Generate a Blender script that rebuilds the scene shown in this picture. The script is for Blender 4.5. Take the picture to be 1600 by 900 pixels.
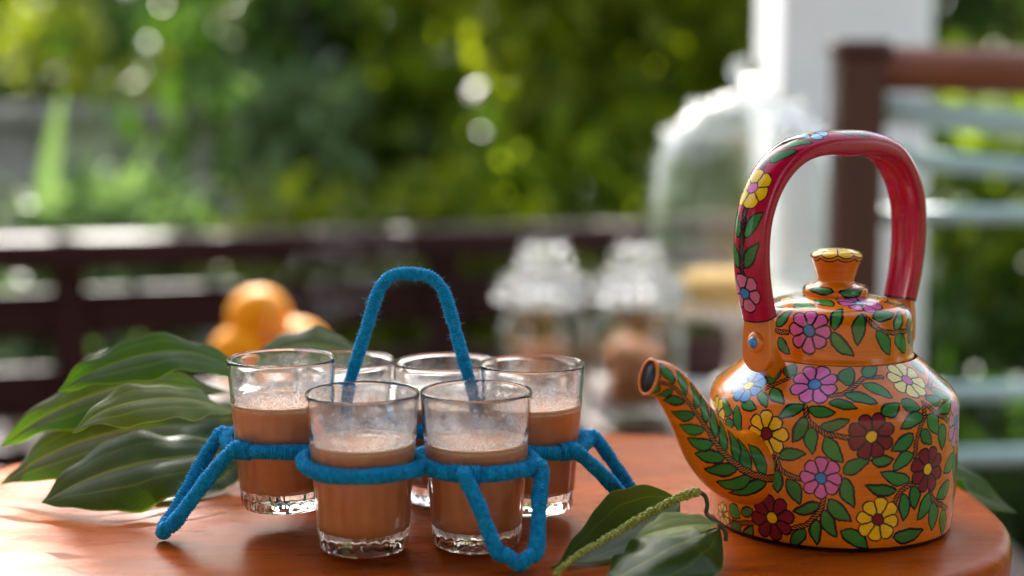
import bpy, math, random
import numpy as np
from mathutils import Vector
from math import sin, cos, pi, radians, sqrt, hypot

scene = bpy.context.scene
for o in list(bpy.data.objects):
    bpy.data.objects.remove(o)
COL = scene.collection
rng = np.random.default_rng(7)
random.seed(7)

# ------------------------------------------------------------------ camera
cam_d = bpy.data.cameras.new('camera')
cam_d.lens = 50.0
cam_d.sensor_width = 36.0
cam_d.clip_start = 0.02
cam_d.clip_end = 2000.0
cam_d.dof.use_dof = True
cam_d.dof.focus_distance = 0.865
cam_d.dof.aperture_fstop = 2.35
cam_d.dof.aperture_blades = 0
cam = bpy.data.objects.new('camera', cam_d)
COL.objects.link(cam)
cam.location = (0.0, 0.0, 0.26)
cam.rotation_euler = (radians(90 - 7.05), 0, 0)
scene.camera = cam

# ------------------------------------------------------------------ light
SUN_EL, SUN_AZ = radians(34), radians(-12)       # behind the table, a touch to the left
world = bpy.data.worlds.new('World')
scene.world = world
world.use_nodes = True
wn = world.node_tree
sky = wn.nodes.new('ShaderNodeTexSky')
sky.sky_type = 'NISHITA'
sky.sun_disc = False
sky.sun_elevation = SUN_EL
sky.sun_rotation = SUN_AZ
sky.air_density = 1.0
sky.dust_density = 2.5
bg = wn.nodes['Background']
bg.inputs['Strength'].default_value = 0.15
hs = wn.nodes.new('ShaderNodeHueSaturation')          # hazy, whitish tropical sky
hs.inputs['Saturation'].default_value = .5
wn.links.new(sky.outputs['Color'], hs.inputs['Color'])
wn.links.new(hs.outputs['Color'], bg.inputs['Color'])
sun_d = bpy.data.lights.new('sun', 'SUN')
sun_d.energy = 4.8
sun_d.angle = radians(0.55)
sun_d.color = (1.0, 0.955, 0.89)
sun = bpy.data.objects.new('sun', sun_d)
COL.objects.link(sun)
sv = Vector((sin(SUN_AZ) * cos(SUN_EL), cos(SUN_AZ) * cos(SUN_EL), sin(SUN_EL)))
sun.rotation_euler = sv.to_track_quat('Z', 'Y').to_euler()
sun.location = (0, 0, 6)

scene.view_settings.view_transform = 'Standard'
scene.view_settings.look = 'None'
scene.view_settings.exposure = 1.95
scene.view_settings.gamma = 1.0
scene.cycles.use_denoising = True
scene.cycles.max_bounces = 14
scene.cycles.transmission_bounces = 14
scene.cycles.transparent_max_bounces = 24
scene.cycles.sample_clamp_indirect = 6.0
scene.cycles.blur_glossy = 0.4

# ------------------------------------------------------------------ helpers
def tag(o, label=None, cat=None, group=None, kind=None):
    if label: o['label'] = label
    if cat: o['category'] = cat
    if group: o['group'] = group
    if kind: o['kind'] = kind
    return o

def thing(name, label, cat, loc=(0, 0, 0), rz=0, group=None):
    o = bpy.data.objects.new(name, None)
    o.empty_display_size = 0.05
    COL.objects.link(o)
    o.location = loc
    o.rotation_euler = (0, 0, rz)
    return tag(o, label, cat, group)

def link(name, me, mat=None, parent=None, smooth=True):
    o = bpy.data.objects.new(name, me)
    COL.objects.link(o)
    if mat is not None and not me.materials:
        for m in (mat if isinstance(mat, (list, tuple)) else [mat]):
            me.materials.append(m)
    if parent is not None:
        o.parent = parent
    if smooth and len(me.polygons):
        me.polygons.foreach_set('use_smooth', np.ones(len(me.polygons), bool))
    return o

def copy_tree(o, parent=None):
    c = o.copy()
    COL.objects.link(c)
    c.parent = parent
    for ch in list(o.children):
        copy_tree(ch, c)
    return c

def mesh_np(name, V, Q, uv=None):
    """V (n,3), Q (m,k) all faces with k corners; uv per vertex"""
    V = np.asarray(V, np.float32); Q = np.asarray(Q, np.int32)
    me = bpy.data.meshes.new(name)
    me.vertices.add(len(V)); me.vertices.foreach_set('co', V.ravel())
    k = Q.shape[1]
    me.loops.add(Q.size); me.loops.foreach_set('vertex_index', Q.ravel())
    me.polygons.add(len(Q)); me.polygons.foreach_set('loop_start', np.arange(0, Q.size, k, dtype=np.int32))
    if uv is not None:
        l = me.uv_layers.new(name='UVMap')
        l.data.foreach_set('uv', np.asarray(uv, np.float32)[Q.ravel()].ravel())
    me.update(calc_edges=True)
    me.validate()
    return me

class MB:
    """collects vertices and faces"""
    def __init__(s): s.v = []; s.f = []
    def add(s, V, F):
        b = len(s.v); s.v += [tuple(p) for p in V]; s.f += [tuple(i + b for i in f) for f in F]
    def box(s, a, b, bev=0.0):
        x0, y0, z0 = a; x1, y1, z1 = b
        if bev <= 0:
            V = [(x, y, z) for z in (z0, z1) for y in (y0, y1) for x in (x0, x1)]
            F = [(0, 2, 3, 1), (4, 5, 7, 6), (0, 1, 5, 4), (2, 6, 7, 3), (0, 4, 6, 2), (1, 3, 7, 5)]
            s.add(V, F); return
        e = bev
        V = []; idx = {}
        for i, x in enumerate((x0, x1)):
            for j, y in enumerate((y0, y1)):
                for k, z in enumerate((z0, z1)):
                    sx, sy, sz = (1 if i == 0 else -1), (1 if j == 0 else -1), (1 if k == 0 else -1)
                    for ax in range(3):
                        p = [x + sx * e, y + sy * e, z + sz * e]
                        p[ax] = (x, y, z)[ax]
                        idx[(i, j, k, ax)] = len(V); V.append(tuple(p))
        F = []
        for ax in range(3):
            for sd in (0, 1):
                o = [a for a in range(3) if a != ax]
                q = []
                for (p, r) in ((0, 0), (1, 0), (1, 1), (0, 1)):
                    c = [0, 0, 0]; c[ax] = sd; c[o[0]] = p; c[o[1]] = r
                    q.append(idx[(c[0], c[1], c[2], ax)])
                F.append(tuple(q))
        for ax in range(3):       # edges along ax
            o = [a for a in range(3) if a != ax]
            for p in (0, 1):
                for r in (0, 1):
                    q = []
                    for (t, face) in ((0, o[0]), (1, o[0]), (1, o[1]), (0, o[1])):
                        c = [0, 0, 0]; c[ax] = t; c[o[0]] = p; c[o[1]] = r
                        q.append(idx[(c[0], c[1], c[2], face)])
                    F.append(tuple(q))
        for i in (0, 1):
            for j in (0, 1):
                for k in (0, 1):
                    F.append(tuple(idx[(i, j, k, a)] for a in range(3)))
        s.add(V, F)
    def mesh(s, name):
        me = bpy.data.meshes.new(name); me.from_pydata(s.v, [], s.f); me.update()
        import bmesh
        bm = bmesh.new(); bm.from_mesh(me); bmesh.ops.recalc_face_normals(bm, faces=bm.faces); bm.to_mesh(me); bm.free()
        return me

def lathe(name, prof, n=96, seamed=False, mod=None, uv=False, cap=False):
    """prof [(r,z)] swept round z. mod(theta, i, r)->r. seamed: duplicate seam column for uv"""
    pr = np.array(prof, float); m = len(pr)
    cols = n + 1 if seamed else n
    th = np.linspace(-pi, pi, n + 1)[:cols]
    T, I = np.meshgrid(th, np.arange(m))
    R = pr[I, 0]; Z = pr[I, 1]
    if mod is not None: R = mod(T, I, R)
    V = np.stack([R * np.cos(T), R * np.sin(T), Z], -1).reshape(-1, 3)
    i, j = np.meshgrid(np.arange(m - 1), np.arange(n), indexing='ij')
    j2 = j + 1 if seamed else (j + 1) % cols
    Q = np.stack([i * cols + j, i * cols + j2, (i + 1) * cols + j2, (i + 1) * cols + j], -1).reshape(-1, 4)
    UV = None
    if uv:
        seg = np.r_[0, np.cumsum(np.hypot(*np.diff(pr, axis=0).T))]
        UV = np.stack([(T + pi) / (2 * pi), seg[I] / seg[-1]], -1).reshape(-1, 2)
    return mesh_np(name, V, Q, UV)

def smooth_path(pts, n, closed=False):
    """Catmull-Rom through pts, resampled evenly to n points"""
    P = np.array(pts, float); m = len(P)
    out = []
    segs = m if closed else m - 1
    for i in range(segs):
        if closed: p0, p1, p2, p3 = P[(i - 1) % m], P[i], P[(i + 1) % m], P[(i + 2) % m]
        else:
            p1, p2 = P[i], P[i + 1]
            p0 = P[i - 1] if i > 0 else 2 * p1 - p2
            p3 = P[i + 2] if i + 2 < m else 2 * p2 - p1
        t = np.linspace(0, 1, 40, endpoint=False)[:, None]
        out.append(.5 * (2 * p1 + (p2 - p0) * t + (2 * p0 - 5 * p1 + 4 * p2 - p3) * t ** 2 + (3 * p1 - p0 - 3 * p2 + p3) * t ** 3))
    C = np.concatenate(out + ([P[:1]] if closed else [P[-1:]]))
    d = np.r_[0, np.cumsum(np.linalg.norm(np.diff(C, axis=0), axis=1))]
    s = np.linspace(0, d[-1], n + 1 if closed else n)
    if closed: s = s[:-1]
    return np.stack([np.interp(s, d, C[:, k]) for k in range(C.shape[1])], -1), d[-1]

def frames(C, closed=False, ref=None):
    if closed: T = np.roll(C, -1, 0) - np.roll(C, 1, 0)
    else: T = np.gradient(C, axis=0)
    T /= np.linalg.norm(T, axis=1)[:, None] + 1e-12
    N = np.zeros_like(C)
    n0 = np.array(ref if ref is not None else (0, 0, 1.0), float)
    if abs(np.dot(n0, T[0])) > .9: n0 = np.array((0, 1.0, 0))
    for i in range(len(C)):
        n0 = n0 - np.dot(n0, T[i]) * T[i]; n0 /= np.linalg.norm(n0) + 1e-12
        N[i] = n0
    return T, N, np.cross(T, N)

def tube(name, pts, rad, seg=14, n=60, closed=False, caps=True):
    C, L = smooth_path(pts, n, closed)
    T, N, B = frames(C, closed)
    s = np.linspace(0, 1, len(C)); ph = np.linspace(0, 2 * pi, seg, endpoint=False)
    R = (np.array([rad(a) for a in s]) if callable(rad) else np.full(len(C), rad))[:, None] * np.ones(seg)[None]
    V = C[:, None] + R[..., None] * (np.cos(ph)[None, :, None] * N[:, None] + np.sin(ph)[None, :, None] * B[:, None])
    return grid_mesh(name, V, wrap_m=True, wrap_n=closed, caps=caps and not closed)

def grid_mesh(name, V, wrap_m=False, wrap_n=False, caps=False, uv=None):
    n, m = V.shape[:2]
    i, j = np.meshgrid(np.arange(n if wrap_n else n - 1), np.arange(m if wrap_m else m - 1), indexing='ij')
    i2, j2 = (i + 1) % n, (j + 1) % m
    Q = np.stack([i * m + j, i * m + j2, i2 * m + j2, i2 * m + j], -1).reshape(-1, 4)
    W = V.reshape(-1, 3)
    if caps:
        c0, c1 = len(W), len(W) + 1
        W = np.concatenate([W, V[0].mean(0)[None], V[-1].mean(0)[None]])
        a = np.arange(m); b = (a + 1) % m
        h = m // 2
        # quads that fan from the centre
        a = np.arange(0, m - 1, 2) if m % 2 == 0 else np.arange(0, m - 2, 2)
        q0 = np.stack([np.full(len(a), c0), (a + 2) % m, a + 1, a], -1)
        o = (n - 1) * m
        q1 = np.stack([np.full(len(a), c1), o + a, o + a + 1, o + (a + 2) % m], -1)
        Q = np.concatenate([Q, q0, q1])
        if uv is not None: uv = np.concatenate([uv.reshape(-1, 2), uv[0, :1], uv[-1, :1]])
    return mesh_np(name, W, Q, None if uv is None else uv.reshape(-1, 2))

# ------------------------------------------------------------------ materials
def newmat(name):
    m = bpy.data.materials.new(name); m.use_nodes = True
    nt = m.node_tree; b = nt.nodes['Principled BSDF']
    return m, nt, b

def nd(nt, t, **kw):
    n = nt.nodes.new(t)
    for k, v in kw.items():
        if k.startswith('i_'): n.inputs[k[2:].replace('_', ' ')].default_value = v
        else: setattr(n, k, v)
    return n

def ramp(nt, fac, stops):
    r = nt.nodes.new('ShaderNodeValToRGB')
    e = r.color_ramp.elements
    while len(e) < len(stops): e.new(0.5)
    for q, (p, c) in zip(e, stops):
        q.position = p; q.color = (*c, 1) if len(c) == 3 else c
    nt.links.new(fac, r.inputs[0])
    return r

def coords(nt, kind='Object', scale=(1, 1, 1)):
    t = nt.nodes.new('ShaderNodeTexCoord'); mp = nt.nodes.new('ShaderNodeMapping')
    mp.inputs['Scale'].default_value = scale
    nt.links.new(t.outputs[kind], mp.inputs[0])
    return mp.outputs[0]

def noise(nt, co, scale, detail=4, rough=.55, dist=0):
    n = nt.nodes.new('ShaderNodeTexNoise')
    n.inputs['Scale'].default_value = scale; n.inputs['Detail'].default_value = detail
    n.inputs['Roughness'].default_value = rough; n.inputs['Distortion'].default_value = dist
    if co is not None: nt.links.new(co, n.inputs['Vector'])
    return n

def bump(nt, b, h, strength=.2, dist=.001):
    n = nt.nodes.new('ShaderNodeBump'); n.inputs['Strength'].default_value = strength; n.inputs['Distance'].default_value = dist
    nt.links.new(h, n.inputs['Height']); nt.links.new(n.outputs[0], b.inputs['Normal'])
    return n

def simple(name, col, rough=.5, var=.12, scale=20, coat=0, metal=0, bumps=0, bscale=200):
    m, nt, b = newmat(name)
    co = coords(nt)
    n = noise(nt, co, scale)
    c = np.array(col)
    r = ramp(nt, n.outputs['Fac'], [(.3, tuple(np.clip(c * (1 - var), 0, 1))), (.7, tuple(np.clip(c * (1 + var), 0, 1)))])
    nt.links.new(r.outputs[0], b.inputs['Base Color'])
    b.inputs['Roughness'].default_value = rough; b.inputs['Coat Weight'].default_value = coat; b.inputs['Metallic'].default_value = metal
    if bumps: bump(nt, b, noise(nt, co, bscale).outputs['Fac'], bumps)
    return m

def wood(name, light, dark, scale=(3, 40, 40), rough=.4, coat=0.0, coat_rough=.1, bstr=.15, fig=1.2):
    m, nt, b = newmat(name)
    co = coords(nt, 'Object', scale)
    n1 = noise(nt, co, 1.0, 6, .6, fig)
    co2 = coords(nt, 'Object', (scale[0] * 2.5, scale[1] * 6, scale[2] * 6))
    n2 = noise(nt, co2, 1.0, 3, .6, .3)
    mx = nd(nt, 'ShaderNodeMath', operation='MULTIPLY_ADD'); mx.inputs[1].default_value = .5
    nt.links.new(n2.outputs['Fac'], mx.inputs[0]); nt.links.new(n1.outputs['Fac'], mx.inputs[2])
    r = ramp(nt, mx.outputs[0], [(.42, dark), (.62, tuple((np.array(light) + np.array(dark)) / 2 * 1.1)), (.85, light)])
    nt.links.new(r.outputs[0], b.inputs['Base Color'])
    b.inputs['Roughness'].default_value = rough
    b.inputs['Coat Weight'].default_value = coat; b.inputs['Coat Roughness'].default_value = coat_rough
    bump(nt, b, mx.outputs[0], bstr, .0006)
    return m

def leaf_mat(name, dark, light, trans, rough=.35, tw=.35, veins=True, spread=1.0):
    """leaf: glossy skin + light that passes through; colour varies leaf by leaf (island)"""
    m, nt, b = newmat(name)
    g = nt.nodes.new('ShaderNodeNewGeometry')
    co = coords(nt, 'Object', (1, 1, 1))
    n = noise(nt, co, 60 if veins else 1.3, 3)
    a = nd(nt, 'ShaderNodeMath', operation='MULTIPLY_ADD')
    a.inputs[1].default_value = .75 * spread
    nt.links.new(g.outputs['Random Per Island'], a.inputs[0])
    s = nd(nt, 'ShaderNodeMath', operation='MULTIPLY_ADD'); s.inputs[1].default_value = .6; s.inputs[2].default_value = -.18 if not veins else -.1
    nt.links.new(n.outputs['Fac'], s.inputs[0]); nt.links.new(s.outputs[0], a.inputs[2])
    fac = a.outputs[0]
    r = ramp(nt, fac, [(0, dark), (.75, light)])
    colour = r.outputs[0]
    if veins:
        uv = nt.nodes.new('ShaderNodeUVMap')
        sp = nt.nodes.new('ShaderNodeSeparateXYZ'); nt.links.new(uv.outputs[0], sp.inputs[0])
        # uv.y in 0..1 across, .5 is the midrib; long curved side veins
        ab = nd(nt, 'ShaderNodeMath', operation='SUBTRACT'); ab.inputs[1].default_value = .5; nt.links.new(sp.outputs[1], ab.inputs[0])
        ab2 = nd(nt, 'ShaderNodeMath', operation='ABSOLUTE'); nt.links.new(ab.outputs[0], ab2.inputs[0])
        rm = ramp(nt, ab2.outputs[0], [(0.0, (1, 1, 1)), (.018, (.6, .6, .6)), (.03, (0, 0, 0)), (.245, (0, 0, 0)), (.262, (.55, .55, .55)), (.28, (0, 0, 0)), (.475, (0, 0, 0)), (.495, (1, 1, 1))])
        mix = nd(nt, 'ShaderNodeMix', data_type='RGBA')
        mix.inputs[7].default_value = (min(1, light[0] * 2.2 + .05), min(1, light[1] * 1.9 + .05), light[2] * 1.3, 1)
        nt.links.new(rm.outputs[0], mix.inputs[0]); nt.links.new(colour, mix.inputs[6])
        colour = mix.outputs[2]
        # fine side veins, slanting from the midrib to the edge
        sl_ = nd(nt, 'ShaderNodeMath', operation='MULTIPLY_ADD'); sl_.inputs[1].default_value = 1.1
        nt.links.new(ab2.outputs[0], sl_.inputs[0]); nt.links.new(sp.outputs[0], sl_.inputs[2])
        wn_ = noise(nt, coords(nt, 'UV', (5, 5, 1)), 2.0, 2)
        s2_ = nd(nt, 'ShaderNodeMath', operation='MULTIPLY_ADD'); s2_.inputs[1].default_value = .05; nt.links.new(wn_.outputs['Fac'], s2_.inputs[0]); nt.links.new(sl_.outputs[0], s2_.inputs[2])
        fq = nd(nt, 'ShaderNodeMath', operation='MULTIPLY'); fq.inputs[1].default_value = 150; nt.links.new(s2_.outputs[0], fq.inputs[0])
        sn = nd(nt, 'ShaderNodeMath', operation='SINE'); nt.links.new(fq.outputs[0], sn.inputs[0])
        rv_ = ramp(nt, sn.outputs[0], [(.80, (0, 0, 0)), (1.0, (.32, .32, .32))])
        mixv = nd(nt, 'ShaderNodeMix', data_type='RGBA'); mixv.inputs[7].default_value = (min(1, light[0] * 1.9 + .02), min(1, light[1] * 1.7 + .02), light[2] * 1.2, 1)
        nt.links.new(rv_.outputs[0], mixv.inputs[0]); nt.links.new(colour, mixv.inputs[6]); colour = mixv.outputs[2]
        # brown specks
        spn = noise(nt, coords(nt, 'UV', (9, 3, 1)), 9.0, 3, .6)
        rs_ = ramp(nt, spn.outputs['Fac'], [(.70, (0, 0, 0)), (.76, (.7, .7, .7))])
        mixs = nd(nt, 'ShaderNodeMix', data_type='RGBA'); mixs.inputs[7].default_value = (.07, .05, .015, 1)
        nt.links.new(rs_.outputs[0], mixs.inputs[0]); nt.links.new(colour, mixs.inputs[6]); colour = mixs.outputs[2]
        wv = nd(nt, 'ShaderNodeMath', operation='MULTIPLY'); wv.inputs[1].default_value = 1
        bump(nt, b, noise(nt, coords(nt, 'UV', (6, 40, 1)), 1.5, 3).outputs['Fac'], .25, .0008)
    nt.links.new(colour, b.inputs['Base Color'])
    b.inputs['Roughness'].default_value = rough; b.inputs['Specular IOR Level'].default_value = .3
    tl = nt.nodes.new('ShaderNodeBsdfTranslucent')
    tc = nd(nt, 'ShaderNodeMix', data_type='RGBA', blend_type='MULTIPLY'); tc.inputs[0].default_value = 1
    nt.links.new(colour, tc.inputs[6]); tc.inputs[7].default_value = (*trans, 1)
    nt.links.new(tc.outputs[2], tl.inputs[0])
    ms = nt.nodes.new('ShaderNodeMixShader'); ms.inputs[0].default_value = tw
    nt.links.new(b.outputs[0], ms.inputs[1]); nt.links.new(tl.outputs[0], ms.inputs[2])
    nt.links.new(ms.outputs[0], nt.nodes['Material Output'].inputs['Surface'])
    return m

def glass_mat(name, col=(1, 1, 1), rough=0.0, ior=1.5):
    m, nt, b = newmat(name)
    b.inputs['Base Color'].default_value = (*col, 1)
    b.inputs['Transmission Weight'].default_value = 1
    b.inputs['IOR'].default_value = ior
    b.inputs['Roughness'].default_value = rough
    return m

def image_mat(name, img, rough=.2, coat=.4, spec=.36):
    m, nt, b = newmat(name)
    t = nt.nodes.new('ShaderNodeTexImage'); t.image = img; t.interpolation = 'Cubic'
    uv = nt.nodes.new('ShaderNodeUVMap'); nt.links.new(uv.outputs[0], t.inputs[0])
    # hand brush streaks and small uneven patches in the enamel
    n = noise(nt, coords(nt, 'Object', (40, 40, 900)), 1.0, 3, .6)
    n2 = noise(nt, coords(nt, 'Object'), 90, 4, .6)
    ad = nd(nt, 'ShaderNodeMath', operation='ADD'); nt.links.new(n.outputs['Fac'], ad.inputs[0]); nt.links.new(n2.outputs['Fac'], ad.inputs[1])
    mr = nd(nt, 'ShaderNodeMapRange'); mr.inputs[1].default_value = .6; mr.inputs[2].default_value = 1.4; mr.inputs[3].default_value = .80; mr.inputs[4].default_value = 1.16
    nt.links.new(ad.outputs[0], mr.inputs[0])
    mix = nd(nt, 'ShaderNodeMix', data_type='RGBA', blend_type='MULTIPLY'); mix.inputs[0].default_value = 1
    nt.links.new(t.outputs[0], mix.inputs[6]); nt.links.new(mr.outputs[0], mix.inputs[7])
    nt.links.new(mix.outputs[2], b.inputs['Base Color'])
    b.inputs['Roughness'].default_value = rough
    b.inputs['Specular IOR Level'].default_value = spec
    b.inputs['Coat Weight'].default_value = coat * .6; b.inputs['Coat Roughness'].default_value = .06
    # raised brush lines: the paint itself has a little relief
    bump(nt, b, ad.outputs[0], .22, .0006)
    return m

def srgb(r, g, b):
    f = lambda c: (c / 255 / 12.92 if c / 255 <= .04045 else ((c / 255 + .055) / 1.055) ** 2.4)
    return (f(r), f(g), f(b))

MAT = {}
MAT['table'] = wood('varnished_red_brown_wood', (.42, .076, .002), (.11, .014, .001), (5, 17, 17), .30, .07, .32, .10, 2.2)
MAT['table_leg'] = wood('carved_red_brown_wood', (.42, .11, .03), (.2, .04, .012), (20, 20, 6), .35, .4)
MAT['rail'] = wood('dark_stained_wood', (.040, .015, .014), (.013, .006, .007), (3, 30, 30), .5, 0, .25)
MAT['deck'] = wood('deck_wood', (.10, .05, .035), (.04, .02, .014), (2.5, 30, 30), .55)
MAT['handrail'] = wood('brown_oiled_wood', (.25, .085, .04), (.12, .035, .018), (4, 30, 30), .38, .2)
MAT['newel'] = wood('dark_brown_post_wood', (.085, .03, .02), (.035, .013, .010), (30, 30, 4), .42)
MAT['white'] = simple('white_painted_plaster', (.84, .845, .86), .55, .04, 6)
MAT['pale_teal'] = simple('pale_teal_painted_steel', (.50, .75, .77), .35, .06, 12)
MAT['glass'] = glass_mat('clear_tumbler_glass', (.985, .99, .985))
MAT['jar_glass'] = glass_mat('clear_jar_glass', (.97, .985, .985), .02)
MAT['dome_glass'] = glass_mat('hazy_dome_glass', (.96, .985, .98), .10)
MAT['yarn'] = simple('blue_wool_yarn', (.0006, .27, .60), .75, .35, 300)
MAT['yarn'].node_tree.nodes['Principled BSDF'].inputs['Sheen Weight'].default_value = .08
MAT['yarn'].node_tree.nodes['Principled BSDF'].inputs['Sheen Tint'].default_value = (.3, .75, 1, 1)
MAT['yarn'].node_tree.nodes['Principled BSDF'].inputs['Specular IOR Level'].default_value = .15
MAT['fuzz'] = leaf_mat('backlit_wool_fibre', (.10, .45, .62), (.30, .68, .85), (1, 1, 1), .6, .5, veins=False)  # fibres paler than the yarn: a backlit glow put into their colour
MAT['spray_leaf'] = leaf_mat('dark_glossy_leaf', (.012, .034, .011), (.032, .074, .014), (2.9, 3.1, .7), .36, .42)
MAT['spray_leaf_pale'] = leaf_mat('yellow_green_leaf', (.06, .105, .014), (.10, .155, .024), (1.7, 1.7, .5), .42, .36)
MAT['pepper_leaf'] = leaf_mat('pepper_leaf', (.020, .050, .012), (.046, .098, .016), (2.2, 2.2, .6), .28, .25)
MAT['pepper_under'] = leaf_mat('pepper_leaf_underside', (.20, .27, .09), (.26, .33, .12), (1, 1, .5), .5, .3)
MAT['spike'] = simple('green_peppercorn', (.33, .40, .07), .45, .25, 400)
MAT['stem'] = simple('dark_green_stem', (.03, .045, .015), .5, .3, 120)
MAT['orange_fruit'] = simple('orange_peel', (.92, .34, .001), .6, .08, 60, bumps=.25, bscale=260)
_b = MAT['orange_fruit'].node_tree.nodes['Principled BSDF']
_b.inputs['Specular IOR Level'].default_value = .18
_b.inputs['Subsurface Weight'].default_value = .15; _b.inputs['Subsurface Radius'].default_value = (.03, .012, .001); _b.inputs['Subsurface Scale'].default_value = 1.0
MAT['table'].node_tree.nodes['Principled BSDF'].inputs['Specular IOR Level'].default_value = .05
_nt = MAT['table'].node_tree; _b2 = _nt.nodes['Principled BSDF']
_rr = nd(_nt, 'ShaderNodeMapRange'); _rr.inputs[1].default_value = .35; _rr.inputs[2].default_value = .68; _rr.inputs[3].default_value = .22; _rr.inputs[4].default_value = .40
_nt.links.new(noise(_nt, coords(_nt, 'Object', (14, 40, 40)), 1.0, 5, .65).outputs['Fac'], _rr.inputs[0]); _nt.links.new(_rr.outputs[0], _b2.inputs['Roughness'])
MAT['rail'].node_tree.nodes['Principled BSDF'].inputs['Specular IOR Level'].default_value = .14
MAT['bowl'] = simple('grey_glazed_ceramic', (.42, .40, .38), .3, .08, 20)
MAT['biscuit'] = simple('baked_biscuit', (.50, .20, .07), .75, .3, 35, bumps=.4, bscale=90)
MAT['cake'] = simple('golden_sponge_cake', (.62, .36, .08), .8, .2, 40, bumps=.5, bscale=120)
MAT['cup'] = simple('white_glazed_ceramic', (.78, .77, .74), .2, .03, 10)
MAT['stone'] = simple('grey_garden_stone', (.33, .30, .30), .8, .3, 5, bumps=.5, bscale=25)
MAT['bark'] = simple('dark_wet_bark', (.035, .028, .02), .85, .5, 9, bumps=.8, bscale=30)
MAT['ground'] = simple('garden_grass_ground', (.06, .11, .025), .9, .5, 3, bumps=.5, bscale=20)
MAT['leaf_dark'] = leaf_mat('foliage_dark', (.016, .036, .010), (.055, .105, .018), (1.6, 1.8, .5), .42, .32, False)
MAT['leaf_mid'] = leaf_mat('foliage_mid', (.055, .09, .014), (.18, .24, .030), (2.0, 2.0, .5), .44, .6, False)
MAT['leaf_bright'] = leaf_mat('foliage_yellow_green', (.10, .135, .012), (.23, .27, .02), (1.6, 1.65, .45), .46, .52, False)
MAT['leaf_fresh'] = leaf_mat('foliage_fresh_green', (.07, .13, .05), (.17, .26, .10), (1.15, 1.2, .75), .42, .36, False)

# ------------------------------------------------------------------ painted enamel (drawn into images, as hand-painted on the pot)
PC = {'pink': (.66, .14, .46), 'blue': (.03, .23, .60), 'yellow': (.86, .55, .010), 'maroon': (.20, .008, .028),
      'cream': (.86, .78, .28), 'green': (.028, .185, .034), 'green2': (.035, .22, .06), 'orange': (.70, .185, .004), 'red': (.46, .005, .048), 'ink': (.010, .008, .014), 'white': (.8, .8, .82), 'sky': (.25, .55, .8)}

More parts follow.
